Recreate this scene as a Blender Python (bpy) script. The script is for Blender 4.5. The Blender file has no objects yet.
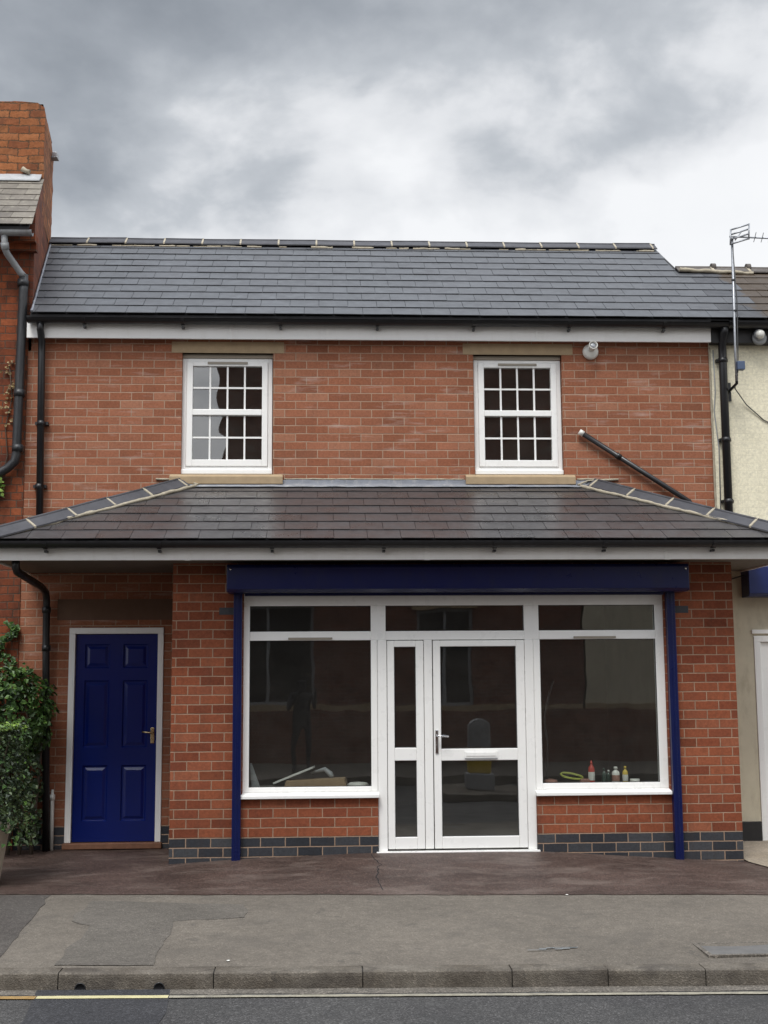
import bpy, bmesh, math, random
from mathutils import Vector, Matrix, noise
random.seed(7)
S = bpy.context.scene
COL = S.collection
R = math.radians
CAM = Vector((-0.05491, -12.72526, 1.53652))

# ------------------------------------------------------------------ nodes
def new_mat(name):
    m = bpy.data.materials.new(name); m.use_nodes = True
    nt = m.node_tree; nt.nodes.clear()
    out = nt.nodes.new('ShaderNodeOutputMaterial')
    b = nt.nodes.new('ShaderNodeBsdfPrincipled')
    nt.links.new(b.outputs[0], out.inputs[0])
    return m, nt, b, out
def N(nt, t, **k):
    n = nt.nodes.new(t)
    for a, v in k.items(): setattr(n, a, v)
    return n
def setin(nt, sock, v):
    if isinstance(v, bpy.types.NodeSocket): nt.links.new(v, sock)
    elif v is not None: sock.default_value = v
def mth(nt, op, a, b=None, c=None, clamp=False):
    n = N(nt, 'ShaderNodeMath', operation=op); n.use_clamp = clamp
    setin(nt, n.inputs[0], a)
    if b is not None: setin(nt, n.inputs[1], b)
    if c is not None: setin(nt, n.inputs[2], c)
    return n.outputs[0]
def mixc(nt, fac, a, b, blend='MIX'):
    n = N(nt, 'ShaderNodeMix', data_type='RGBA', blend_type=blend)
    setin(nt, n.inputs[0], fac)
    for s, v in ((n.inputs[6], a), (n.inputs[7], b)):
        if isinstance(v, tuple): v = (*v[:3], 1)
        setin(nt, s, v)
    return n.outputs[2]
def ramp(nt, f, stops, interp='LINEAR'):
    n = N(nt, 'ShaderNodeValToRGB'); cr = n.color_ramp; cr.interpolation = interp
    while len(cr.elements) < len(stops): cr.elements.new(.5)
    for e, (p, c) in zip(cr.elements, stops):
        e.position = p; e.color = (*c, 1) if isinstance(c, tuple) else (c, c, c, 1)
    setin(nt, n.inputs[0], f)
    return n.outputs[0]
def tex(nt, vec, scale, detail=4, rough=.55, out=0, dist=0):
    n = N(nt, 'ShaderNodeTexNoise'); n.inputs['Scale'].default_value = scale
    n.inputs['Detail'].default_value = detail; n.inputs['Roughness'].default_value = rough
    n.inputs['Distortion'].default_value = dist
    if vec is not None: nt.links.new(vec, n.inputs['Vector'])
    return n.outputs[out]
def ocoord(nt): return N(nt, 'ShaderNodeNewGeometry').outputs['Position']
def bump(nt, b, h, strength=.3, dist=.01):
    n = N(nt, 'ShaderNodeBump'); n.inputs['Strength'].default_value = strength
    n.inputs['Distance'].default_value = dist
    setin(nt, n.inputs['Height'], h); nt.links.new(n.outputs[0], b.inputs['Normal'])
def scaled(nt, vec, s):
    n = N(nt, 'ShaderNodeVectorMath', operation='MULTIPLY'); nt.links.new(vec, n.inputs[0])
    n.inputs[1].default_value = s; return n.outputs[0]
def isl(nt): return N(nt, 'ShaderNodeNewGeometry').outputs['Random Per Island']

def plain(name, col, rough=.5, var=.12, nscale=6., metal=0., bmp=0., grime=None, spec=.5, coat=0., rv=.08):
    m, nt, b, o = new_mat(name)
    p = ocoord(nt)
    n = tex(nt, p, nscale, 5, .6)
    v = ramp(nt, n, [(.25, 1 - var), (.75, 1 + 0 * var)])
    c = mixc(nt, 1., col, v, 'MULTIPLY')
    if grime:
        g = ramp(nt, tex(nt, scaled(nt, p, (1, 1, .35)), 9, 6, .7), [(.5, 0.), (.75, 1.)])
        c = mixc(nt, mth(nt, 'MULTIPLY', g, grime[1]), c, grime[0])
    nt.links.new(c, b.inputs['Base Color'])
    b.inputs['Metallic'].default_value = metal
    b.inputs['Specular IOR Level'].default_value = spec
    b.inputs['Coat Weight'].default_value = coat
    r = ramp(nt, tex(nt, p, nscale * 2.3, 4), [(.3, max(rough - rv, .02)), (.7, min(rough + rv, 1))])
    nt.links.new(r, b.inputs['Roughness'])
    if bmp: bump(nt, b, tex(nt, p, nscale * 6, 5), bmp, .004)
    return m

def brick(name, cols, mortar, z0=.105, x0=0., c=.0856, w=.225, mo=.010, blue=False, bond='stretcher', eff=0., edge=.0, soot=0., patchy=.25, skew=0., bs=.55, streak=0., burnt=.5):
    m, nt, b, o = new_mat(name)
    p = ocoord(nt); s = N(nt, 'ShaderNodeSeparateXYZ'); nt.links.new(p, s.inputs[0])
    # slight unevenness of the laying
    wob = tex(nt, p, 3.1, 2); wob = mth(nt, 'MULTIPLY', mth(nt, 'SUBTRACT', wob, .5), .006 + edge)
    wf = mth(nt, 'MULTIPLY', mth(nt, 'SUBTRACT', tex(nt, p, 38, 3), .5), .006 + edge)
    u = mth(nt, 'ADD', mth(nt, 'ADD', s.outputs[0], mth(nt, 'MULTIPLY', s.outputs[1], 1 + skew)), mth(nt, 'ADD', wf, -x0))
    z = mth(nt, 'ADD', mth(nt, 'ADD', s.outputs[2], wob), mth(nt, 'ADD', wf, -z0))
    zr = mth(nt, 'DIVIDE', z, c); row = mth(nt, 'FLOOR', zr)
    odd = mth(nt, 'MODULO', mth(nt, 'ADD', row, 1000.), 2.)
    off = mth(nt, 'MULTIPLY', odd, .5)
    if bond == 'stretcher':
        ww = w
        ur = mth(nt, 'ADD', mth(nt, 'DIVIDE', u, w), off)
    else:   # courses of headers between courses of stretchers
        ww = mth(nt, 'SUBTRACT', w, mth(nt, 'MULTIPLY', odd, w * .5))
        ur = mth(nt, 'ADD', mth(nt, 'DIVIDE', u, ww), mth(nt, 'MULTIPLY', odd, .5))
    colm = mth(nt, 'FLOOR', ur)
    fu = mth(nt, 'MULTIPLY', mth(nt, 'FRACT', ur), ww); fz = mth(nt, 'MULTIPLY', mth(nt, 'FRACT', zr), c)
    du = mth(nt, 'MINIMUM', fu, mth(nt, 'SUBTRACT', ww, fu)); dz = mth(nt, 'MINIMUM', fz, mth(nt, 'SUBTRACT', c, fz))
    d = mth(nt, 'MINIMUM', du, dz)
    mask = N(nt, 'ShaderNodeMapRange'); mask.inputs[1].default_value = mo * .5 - .0015; mask.inputs[2].default_value = mo * .5 + .0015
    nt.links.new(d, mask.inputs[0]); mask = mask.outputs[0]          # 1 = brick
    cv = N(nt, 'ShaderNodeCombineXYZ'); nt.links.new(colm, cv.inputs[0]); nt.links.new(row, cv.inputs[1])
    wn = N(nt, 'ShaderNodeTexWhiteNoise', noise_dimensions='2D'); nt.links.new(cv.outputs[0], wn.inputs['Vector'])
    k = len(cols)
    bc = ramp(nt, wn.outputs['Value'], [(i / max(k - 1, 1), cc) for i, cc in enumerate(cols)])
    sc_ = N(nt, 'ShaderNodeSeparateColor'); nt.links.new(wn.outputs['Color'], sc_.inputs[0])
    bc = mixc(nt, ramp(nt, sc_.outputs[1], [(.80, 0.), (.98, burnt)]), bc, tuple(x * .5 for x in cols[0]))
    bc = mixc(nt, ramp(nt, tex(nt, p, 16, 4, .7), [(.52, 0.), (.72, .7 * burnt)]), bc, tuple(x * .62 for x in cols[0]))
    big = ramp(nt, tex(nt, p, 1.1, 4, .6), [(.3, 1 - patchy), (.7, 1.0)])
    fine = ramp(nt, tex(nt, p, 45, 5, .7), [(.3, .72), (.7, 1.08)])
    bc = mixc(nt, 1., bc, big, 'MULTIPLY'); bc = mixc(nt, 1., bc, fine, 'MULTIPLY')
    if blue:
        bb = ramp(nt, wn.outputs['Value'], [(0, (.028, .030, .036)), (.5, (.040, .042, .049)), (1, (.062, .064, .070))])
        bb = mixc(nt, 1., bb, fine, 'MULTIPLY')
        bc = mixc(nt, mth(nt, 'LESS_THAN', row, -.5), bc, bb)
    mc = mixc(nt, 1., mortar, ramp(nt, tex(nt, p, 6, 4), [(.3, .75), (.7, 1.)]), 'MULTIPLY')
    c_ = mixc(nt, mask, mc, bc)
    if eff:
        st = tex(nt, scaled(nt, p, (1.2, 1., 9.)), 1.6, 6, .65)
        e = ramp(nt, st, [(.56, 0.), (.72, 1.)])
        c_ = mixc(nt, mth(nt, 'MULTIPLY', e, eff), c_, (.55, .47, .42))
        st2 = ramp(nt, tex(nt, p, 13, 5, .7), [(.62, 0.), (.75, 1.)])
        c_ = mixc(nt, mth(nt, 'MULTIPLY', st2, eff * .7), c_, (.5, .42, .38))
    if soot:
        so = ramp(nt, tex(nt, scaled(nt, p, (2, 2, .8)), 2.2, 6, .65), [(.48, 0.), (.66, 1.)])
        c_ = mixc(nt, mth(nt, 'MULTIPLY', so, soot), c_, (.03, .022, .018))
    if streak:
        sv = ramp(nt, tex(nt, scaled(nt, p, (5, 1, .5)), 2., 6, .6), [(.52, 0.), (.75, 1.)])
        c_ = mixc(nt, mth(nt, 'MULTIPLY', sv, streak), c_, (.06, .04, .03))
    nt.links.new(c_, b.inputs['Base Color'])
    b.inputs['Roughness'].default_value = .88; b.inputs['Specular IOR Level'].default_value = .25
    h = mth(nt, 'ADD', mth(nt, 'MULTIPLY', mask, 1.), mth(nt, 'MULTIPLY', tex(nt, p, 60, 5), .35))
    bump(nt, b, h, bs, .006)
    return m

def slate(name, c0, c1, rough=.42, moss=None, lichen=0., spec=.5):
    m, nt, b, o = new_mat(name)
    p = ocoord(nt); r = isl(nt)
    c = ramp(nt, r, [(0, c0), (.5, tuple((a + b_) / 2 for a, b_ in zip(c0, c1))), (1, c1)])
    c = mixc(nt, 1., c, ramp(nt, tex(nt, p, 14, 6, .65), [(.3, .78), (.7, 1.1)]), 'MULTIPLY')
    c = mixc(nt, ramp(nt, tex(nt, p, 1.4, 4), [(.45, 0.), (.7, .35)]), c, tuple(x * 1.35 for x in c1))
    if moss:
        s = N(nt, 'ShaderNodeSeparateXYZ'); nt.links.new(p, s.inputs[0])
        g = mth(nt, 'MULTIPLY', mth(nt, 'SUBTRACT', s.outputs[0], moss[1]), moss[2], clamp=True)
        n = mth(nt, 'ADD', tex(nt, p, 3.5, 6, .7), mth(nt, 'MULTIPLY', mth(nt, 'SUBTRACT', g, .5), .9))
        f = ramp(nt, n, [(.47, 0.), (.58, 1.)])
        mcol = mixc(nt, tex(nt, p, 22, 5, .7), moss[0], tuple(x * .45 for x in moss[0]))
        c = mixc(nt, mth(nt, 'MULTIPLY', f, .92), c, mcol)
    if lichen:
        l = ramp(nt, tex(nt, p, 19, 6, .75), [(.55, 0.), (.68, 1.)])
        c = mixc(nt, mth(nt, 'MULTIPLY', l, lichen), c, (.36, .34, .27))
    nt.links.new(c, b.inputs['Base Color'])
    b.inputs['Specular IOR Level'].default_value = spec
    rr = mth(nt, 'ADD', mth(nt, 'MULTIPLY', r, .12), ramp(nt, tex(nt, p, 8, 4), [(.3, rough - .06), (.7, rough + .1)]))
    nt.links.new(rr, b.inputs['Roughness'])
    bump(nt, b, tex(nt, p, 60, 5), .06, .003)
    return m

def tarmac(name, c0, c1, scale=1., speck=.25, rough=.85, stain=None, stains=.5, streak=False):
    m, nt, b, o = new_mat(name)
    p = ocoord(nt)
    c = mixc(nt, ramp(nt, tex(nt, p, 1.3 * scale, 6, .62), [(.35, 0.), (.65, 1.)]), c0, c1)
    vo = N(nt, 'ShaderNodeTexVoronoi'); vo.inputs['Scale'].default_value = 110; nt.links.new(p, vo.inputs['Vector'])
    wn = N(nt, 'ShaderNodeSeparateColor'); nt.links.new(vo.outputs['Color'], wn.inputs[0])
    sp = ramp(nt, wn.outputs[0], [(0., 1 - speck), (.6, 1.), (.9, 1 + speck * 1.2), (1, 1 + 3 * speck)])
    c = mixc(nt, 1., c, sp, 'MULTIPLY')
    mid = ramp(nt, tex(nt, p, 12, 5, .7), [(.3, .82), (.7, 1.1)])
    c = mixc(nt, 1., c, mid, 'MULTIPLY')
    if stain:
        q = scaled(nt, p, (1, 2.2, 1)) if streak else p
        f = ramp(nt, tex(nt, q, 2.1, 6, .68, dist=.6), [(.5, 0.), (.68, 1.)])
        c = mixc(nt, mth(nt, 'MULTIPLY', f, stains), c, stain)
    sp2 = ramp(nt, tex(nt, p, 7.5, 2, .5), [(.69, 0.), (.71, 1.)])
    c = mixc(nt, mth(nt, 'MULTIPLY', sp2, .25), c, (.03, .03, .03))
    nt.links.new(c, b.inputs['Base Color'])
    b.inputs['Roughness'].default_value = rough; b.inputs['Specular IOR Level'].default_value = .3
    bump(nt, b, mth(nt, 'ADD', vo.outputs['Distance'], mth(nt, 'MULTIPLY', tex(nt, p, 4, 4), .6)), .5, .006)
    return m

def glass(name, wav=0.0, refl=1.9, tint=(.9, .94, .92)):
    m, nt, b, o = new_mat(name); nt.nodes.remove(b)
    t = N(nt, 'ShaderNodeBsdfTransparent'); t.inputs[0].default_value = (*tint, 1)
    t2 = N(nt, 'ShaderNodeBsdfTransparent')
    g = N(nt, 'ShaderNodeBsdfGlossy'); g.inputs['Roughness'].default_value = .012
    fr = N(nt, 'ShaderNodeFresnel'); fr.inputs[0].default_value = 1.52
    f = mth(nt, 'MULTIPLY', fr.outputs[0], refl, clamp=True)
    p = ocoord(nt)
    if wav:
        bp = N(nt, 'ShaderNodeBump'); bp.inputs['Strength'].default_value = 1.; bp.inputs['Distance'].default_value = wav
        nt.links.new(tex(nt, p, 2.6, 1), bp.inputs['Height']); nt.links.new(bp.outputs[0], g.inputs['Normal'])
    mx = N(nt, 'ShaderNodeMixShader'); nt.links.new(f, mx.inputs[0]); nt.links.new(t.outputs[0], mx.inputs[1]); nt.links.new(g.outputs[0], mx.inputs[2])
    # a thin film of building dust on the outer face
    d = N(nt, 'ShaderNodeBsdfDiffuse'); d.inputs[0].default_value = (.5, .48, .44, 1)
    mx3 = N(nt, 'ShaderNodeMixShader')
    nt.links.new(mth(nt, 'MULTIPLY', ramp(nt, tex(nt, p, 5, 6, .7), [(.3, .35), (.8, 1.)]), .035), mx3.inputs[0])
    nt.links.new(mx.outputs[0], mx3.inputs[1]); nt.links.new(d.outputs[0], mx3.inputs[2])
    mx2 = N(nt, 'ShaderNodeMixShader'); nt.links.new(N(nt, 'ShaderNodeNewGeometry').outputs['Backfacing'], mx2.inputs[0])
    nt.links.new(mx3.outputs[0], mx2.inputs[1]); nt.links.new(t2.outputs[0], mx2.inputs[2])
    nt.links.new(mx2.outputs[0], o.inputs[0])
    return m

def leafmat(name, c0, c1, c2):
    m, nt, b, o = new_mat(name)
    c = ramp(nt, isl(nt), [(0, c0), (.6, c1), (1, c2)])
    nt.links.new(c, b.inputs['Base Color']); b.inputs['Roughness'].default_value = .5
    b.inputs['Subsurface Weight'].default_value = 0
    return m

M = {}
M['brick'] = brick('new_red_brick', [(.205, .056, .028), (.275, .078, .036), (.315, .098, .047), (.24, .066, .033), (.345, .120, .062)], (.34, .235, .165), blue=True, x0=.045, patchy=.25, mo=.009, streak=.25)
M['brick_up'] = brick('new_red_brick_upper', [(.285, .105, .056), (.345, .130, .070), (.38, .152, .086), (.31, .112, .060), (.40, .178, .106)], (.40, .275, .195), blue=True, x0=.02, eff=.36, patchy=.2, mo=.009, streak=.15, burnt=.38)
M['oldbrick'] = brick('old_orange_brick', [(.20, .052, .022), (.31, .082, .032), (.37, .105, .042), (.15, .042, .022), (.33, .09, .036)], (.10, .065, .045), c=.079, bond='header', edge=.012, soot=.5, patchy=.4)
M['chimbrick'] = brick('chimney_brick', [(.34, .12, .045), (.46, .17, .065), (.50, .20, .08), (.30, .10, .042), (.42, .15, .058)], (.12, .065, .035), c=.088, mo=.013, bond='stretcher', edge=.035, soot=.4, patchy=.35)
M['sidebrick'] = brick('party_wall_brick', [(.24, .075, .042), (.32, .105, .055), (.17, .06, .04)], (.13, .08, .06), c=.079, edge=.01, soot=.35, patchy=.35)
M['cream'] = brick('cream_painted_brick', [(.80, .745, .57), (.82, .765, .59), (.81, .755, .58)], (.77, .715, .54), c=.079, mo=.006, edge=.003, patchy=.03, bs=.15, burnt=.02)
M['render'] = plain('cream_render', (.60, .54, .41), .85, .15, 4, bmp=.2, grime=((.25, .2, .13), .4))
M['slate'] = slate('grey_slate', (.040, .0415, .047), (.051, .0525, .059), .42)
M['slate_canopy'] = slate('brown_grey_slate', (.045, .042, .043), (.055, .051, .052), .27)
M['slate_old'] = slate('mossy_slate', (.042, .043, .049), (.054, .055, .060), .52, moss=((.062, .038, .018), 4.15, 1.4), spec=.3)
M['slate_leftn'] = slate('lichen_slate', (.12, .105, .09), (.20, .18, .15), .7, lichen=.5, spec=.3)
M['tile'] = slate('hip_ridge_tile', (.048, .048, .055), (.066, .065, .072), .6, spec=.3)
M['tile_old'] = slate('old_ridge_tile', (.075, .066, .06), (.11, .095, .085), .75, lichen=.25, spec=.3)
M['underlay'] = plain('roof_underlay', (.02, .02, .022), .9)
M['cement'] = plain('pale_cement', (.42, .37, .28), .95, .35, 25, bmp=.6)
M['lead'] = plain('lead_flashing', (.17, .18, .21), .45, .35, 9, bmp=.25, grime=((.45, .42, .38), .5))
M['leadpale'] = plain('weathered_lead', (.42, .43, .44), .6, .3, 12, bmp=.2)
M['upvc'] = plain('white_upvc', (.86, .855, .835), .32, .03, 5, grime=((.6, .57, .5), .08))
M['fascia'] = plain('white_fascia', (.84, .83, .81), .42, .04, 3, grime=((.45, .40, .33), .16))
M['soffit'] = plain('shade_toned_soffit_board', (.15, .125, .10), .7, .1)  # white board; the shade under the canopy is put into its colour
M['black'] = plain('black_plastic', (.012, .012, .014), .38, .3, 8)
M['blacktimber'] = plain('black_painted_timber', (.016, .015, .016), .6, .3, 8)
M['pipe_grey'] = plain('grey_painted_iron', (.34, .35, .36), .5, .3, 14, grime=((.10, .07, .05), .5))
M['pipe_old'] = plain('old_black_iron', (.022, .023, .026), .45, .5, 14, grime=((.08, .08, .08), .4))
M['stone'] = plain('sandstone', (.40, .295, .18), .88, .22, 12, bmp=.3, grime=((.26, .19, .12), .3))
M['strip'] = plain('head_strip', (.33, .28, .22), .7, .1)
M['vent'] = plain('vent_plastic', (.30, .27, .22), .55, .05)
M['rubber'] = plain('gasket', (.05, .05, .05), .6, .1)
M['blue'] = plain('navy_shutter_paint', (.0012, .006, .060), .30, .10, 4, rv=.03, grime=((.02, .02, .035), .3))
M['bluedoor'] = plain('royal_blue_gloss', (.001, .010, .120), .24, .06, 3, rv=.02)
M['bluen'] = plain('blue_box_paint', (.004, .014, .10), .4, .2, 4)
M['chrome'] = plain('chrome', (.72, .72, .73), .18, .1, 10, metal=1.)
M['brass'] = plain('brass', (.72, .55, .32), .25, .15, 10, metal=1.)
M['alu'] = plain('dull_aluminium', (.36, .37, .39), .42, .3, 20, metal=.8)
M['lampwhite'] = plain('lamp_white', (.74, .73, .68), .35, .1)
M['step'] = plain('step_timber', (.22, .10, .055), .7, .4, 14, bmp=.3)
M['padblue'] = plain('engineering_brick', (.045, .047, .055), .7, .3, 14, bmp=.3)
M['glass'] = glass('shop_glass', .0006, 4.0)
M['glass_up'] = glass('upper_glass', .003, 4.8)
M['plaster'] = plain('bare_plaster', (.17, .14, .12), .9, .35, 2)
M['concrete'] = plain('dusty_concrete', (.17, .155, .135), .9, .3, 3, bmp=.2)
M['forecourt'] = tarmac('brown_tarmac', (.045, .029, .024), (.080, .053, .044), 1.2, .35, .55, (.17, .135, .115), .5, True)
M['pavement'] = tarmac('pavement_tarmac', (.112, .097, .080), (.150, .130, .107), .8, .14, .85, (.085, .075, .064), .5)
M['patch_dark'] = tarmac('dark_tarmac_patch', (.058, .050, .045), (.078, .070, .062), 1, .2, .85)
M['patch_mid'] = tarmac('mid_tarmac_patch', (.092, .082, .070), (.118, .105, .09), 1, .16, .87)
M['road'] = tarmac('road_asphalt', (.046, .044, .044), (.064, .062, .060), .7, .4, .8, (.035, .035, .035), .5)
M['roadpatch'] = tarmac('new_road_patch', (.030, .030, .033), (.040, .040, .043), 1, .3, .8)
M['channel'] = tarmac('gutter_grit', (.10, .088, .074), (.14, .124, .105), 3, .35, .9)
M['kerb'] = tarmac('concrete_kerb', (.085, .071, .055), (.15, .132, .11), 2.4, .15, .85, (.04, .034, .03), .75)
M['tan'] = tarmac('tan_paving', (.24, .20, .15), (.30, .255, .20), 1.5, .15, .88)
M['yline'] = plain('worn_cream_line', (.34, .31, .24), .8, .5, 20, grime=((.12, .11, .1), .75))
M['yline_fresh'] = plain('yellow_line_fresh', (.54, .49, .27), .75, .3, 20, grime=((.15, .14, .1), .45))
M['yline_orange'] = plain('yellow_line_orange', (.34, .21, .07), .8, .4, 20, grime=((.12, .1, .07), .6))
M['ironcover'] = plain('cover_concrete', (.13, .125, .12), .8, .35, 10, bmp=.4)
M['chalk'] = plain('pale_blue_paint', (.22, .24, .25), .9, .5, 30)
M['pot'] = plain('stone_pot', (.40, .34, .26), .85, .3, 8, bmp=.4, grime=((.15, .14, .10), .5))
M['ground'] = tarmac('far_ground', (.09, .09, .08), (.12, .115, .10), .3, .2)
M['ivy'] = leafmat('ivy_leaf', (.014, .034, .007), (.040, .095, .017), (.10, .19, .035))
M['lime'] = leafmat('lime_leaf', (.07, .14, .02), (.13, .22, .03), (.22, .32, .06))
M['shrub'] = leafmat('dark_shrub_leaf', (.008, .017, .006), (.026, .050, .014), (.085, .12, .04))
M['bark'] = plain('bark', (.09, .065, .045), .9, .4, 20, bmp=.6)

# ------------------------------------------------------------------ mesh builder
class MB:
    def __init__(s): s.v = []; s.f = []; s.sm = []; s.g = []
    def add(s, vs, fs, smooth=False):
        o = len(s.v); s.g.append((o, len(s.f))); s.v += [tuple(v) for v in vs]
        s.f += [tuple(i + o for i in f) for f in fs]; s.sm += [smooth] * len(fs); return s
    def box(s, x0, x1, y0, y1, z0, z1):
        return s.add([(x0, y0, z0), (x1, y0, z0), (x1, y1, z0), (x0, y1, z0), (x0, y0, z1), (x1, y0, z1), (x1, y1, z1), (x0, y1, z1)],
                     [(0, 3, 2, 1), (4, 5, 6, 7), (0, 1, 5, 4), (1, 2, 6, 5), (2, 3, 7, 6), (3, 0, 4, 7)])
    def hexa(s, lo, hi):   # 4 low + 4 high points in the same order
        return s.add(list(lo) + list(hi), [(0, 3, 2, 1), (4, 5, 6, 7), (0, 1, 5, 4), (1, 2, 6, 5), (2, 3, 7, 6), (3, 0, 4, 7)])
    def prism(s, prof, axis, a, b, smooth=False):  # profile in the plane across axis x: (y,z)
        n = len(prof)
        if axis == 'x': A = [(a, p, q) for p, q in prof]; B = [(b, p, q) for p, q in prof]
        elif axis == 'y': A = [(p, a, q) for p, q in prof]; B = [(p, b, q) for p, q in prof]
        else: A = [(p, q, a) for p, q in prof]; B = [(p, q, b) for p, q in prof]
        fs = [(i, (i + 1) % n, (i + 1) % n + n, i + n) for i in range(n)]
        s.add(A + B, fs, smooth); o = len(s.v) - 2 * n
        s.f += [tuple(o + i for i in range(n))[::-1], tuple(o + n + i for i in range(n))]; s.sm += [False, False]
        return s
    def tube(s, pts, r, seg=12, caps=True):
        pts = [Vector(p) for p in pts]; rr = r if isinstance(r, (list, tuple)) else [r] * len(pts)
        rings = []; prev = None
        for i, p in enumerate(pts):
            if i == 0: t = pts[1] - p
            elif i == len(pts) - 1: t = p - pts[i - 1]
            else: t = (pts[i + 1] - p).normalized() + (p - pts[i - 1]).normalized()
            t.normalize()
            if prev is None:
                a = t.orthogonal().normalized()
            else:
                a = (prev - t * prev.dot(t)).normalized()
            prev = a; bb = t.cross(a)
            rings.append([p + (a * math.cos(2 * math.pi * k / seg) + bb * math.sin(2 * math.pi * k / seg)) * rr[i] for k in range(seg)])
        vs = [v for rg in rings for v in rg]; fs = []
        for i in range(len(rings) - 1):
            for k in range(seg):
                fs.append((i * seg + k, i * seg + (k + 1) % seg, (i + 1) * seg + (k + 1) % seg, (i + 1) * seg + k))
        s.add(vs, fs, True)
        if caps:
            o = len(s.v) - len(vs)
            s.f.append(tuple(o + k for k in range(seg))[::-1]); s.f.append(tuple(o + len(vs) - seg + k for k in range(seg))); s.sm += [False, False]
        return s
    def lathe(s, prof, c=(0, 0, 0), seg=24, mat=None):
        vs = []; fs = []
        for (r, z) in prof:
            for k in range(seg):
                a = 2 * math.pi * k / seg; v = Vector((r * math.cos(a), r * math.sin(a), z))
                if mat is not None: v = mat @ v
                vs.append(v + Vector(c))
        for i in range(len(prof) - 1):
            for k in range(seg):
                fs.append((i * seg + k, i * seg + (k + 1) % seg, (i + 1) * seg + (k + 1) % seg, (i + 1) * seg + k))
        s.add(vs, fs, True); o = len(s.v) - len(vs)
        s.f.append(tuple(o + k for k in range(seg))[::-1]); s.f.append(tuple(o + len(vs) - seg + k for k in range(seg))); s.sm += [False, False]
        return s
    def build_each(s, name, mat, parent=None, bevel=0):
        ends = s.g[1:] + [(len(s.v), len(s.f))]
        for (v0, f0), (v1, f1) in zip(s.g, ends):
            k = MB(); k.add(s.v[v0:v1], [tuple(i - v0 for i in f) for f in s.f[f0:f1]]); k.sm = s.sm[f0:f1]; k.build(name, mat, parent, bevel)
    def build(s, name, mat, parent=None, bevel=0, solid=0, fixn=False, wn=False):
        me = bpy.data.meshes.new(name); me.from_pydata(s.v, [], s.f); me.update()
        for p, sm in zip(me.polygons, s.sm): p.use_smooth = sm
        if fixn:
            bm = bmesh.new(); bm.from_mesh(me); bmesh.ops.recalc_face_normals(bm, faces=bm.faces); bm.to_mesh(me); bm.free()
        me.materials.append(mat if not isinstance(mat, str) else M[mat])
        o = bpy.data.objects.new(name, me); COL.objects.link(o)
        if parent is not None:
            o.parent = parent
            o.matrix_parent_inverse = Matrix.Translation(parent_world(parent)).inverted()
        if solid:
            md = o.modifiers.new('solid', 'SOLIDIFY'); md.thickness = solid; md.offset = -1
        if bevel:
            md = o.modifiers.new('bevel', 'BEVEL'); md.width = bevel; md.segments = 2; md.limit_method = 'ANGLE'; md.angle_limit = R(40)
        return o
def parent_world(p):
    t = Vector((0, 0, 0)); 
    if p.parent: t = parent_world(p.parent) - Vector(p.matrix_parent_inverse.inverted().translation)
    return t + p.location
def box(name, mat, parent, *a, bevel=.003): return MB().box(*a).build(name, mat, parent, bevel)
def tag(o, label=None, cat=None, group=None, kind=None):
    for k, v in (('label', label), ('category', cat), ('group', group), ('kind', kind)):
        if v: o[k] = v
    return o
def thing(name, label, cat, loc=(0, 0, 0), group=None):
    o = bpy.data.objects.new(name, None); COL.objects.link(o); o.location = loc; o.empty_display_size = .2
    return tag(o, label, cat, group)
def struct(o): o['kind'] = 'structure'; return o
def pl(x, z, y1, y0=0.):   # the same sight line met at another depth
    k = (y1 - CAM.y) / (y0 - CAM.y); return CAM.x + (x - CAM.x) * k, CAM.z + (z - CAM.z) * k

def wall(x0, x1, z0, z1, holes, yf, yb, zt=None):
    """a wall along x with openings; yf front, yb back"""
    xs = sorted({x0, x1, *[h[0] for h in holes], *[h[1] for h in holes]}); zs = sorted({z0, z1, *[h[2] for h in holes], *[h[3] for h in holes]})
    mb = MB()
    def hole(i, j):
        if i < 0 or j < 0 or i >= len(xs) - 1 or j >= len(zs) - 1: return True
        cx = (xs[i] + xs[i + 1]) / 2; cz = (zs[j] + zs[j + 1]) / 2
        return any(h[0] < cx < h[1] and h[2] < cz < h[3] for h in holes)
    for i in range(len(xs) - 1):
        for j in range(len(zs) - 1):
            if hole(i, j): continue
            a, b, c, d = xs[i], xs[i + 1], zs[j], zs[j + 1]
            mb.add([(a, yf, c), (b, yf, c), (b, yf, d), (a, yf, d)], [(0, 1, 2, 3)])
            mb.add([(a, yb, c), (b, yb, c), (b, yb, d), (a, yb, d)], [(3, 2, 1, 0)])
            if hole(i - 1, j): mb.add([(a, yf, c), (a, yb, c), (a, yb, d), (a, yf, d)], [(3, 2, 1, 0)])
            if hole(i + 1, j): mb.add([(b, yf, c), (b, yb, c), (b, yb, d), (b, yf, d)], [(0, 1, 2, 3)])
            if hole(i, j - 1): mb.add([(a, yf, c), (b, yf, c), (b, yb, c), (a, yb, c)], [(3, 2, 1, 0)])
            if hole(i, j + 1): mb.add([(a, yf, d), (b, yf, d), (b, yb, d), (a, yb, d)], [(0, 1, 2, 3)])
    return mb

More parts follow.
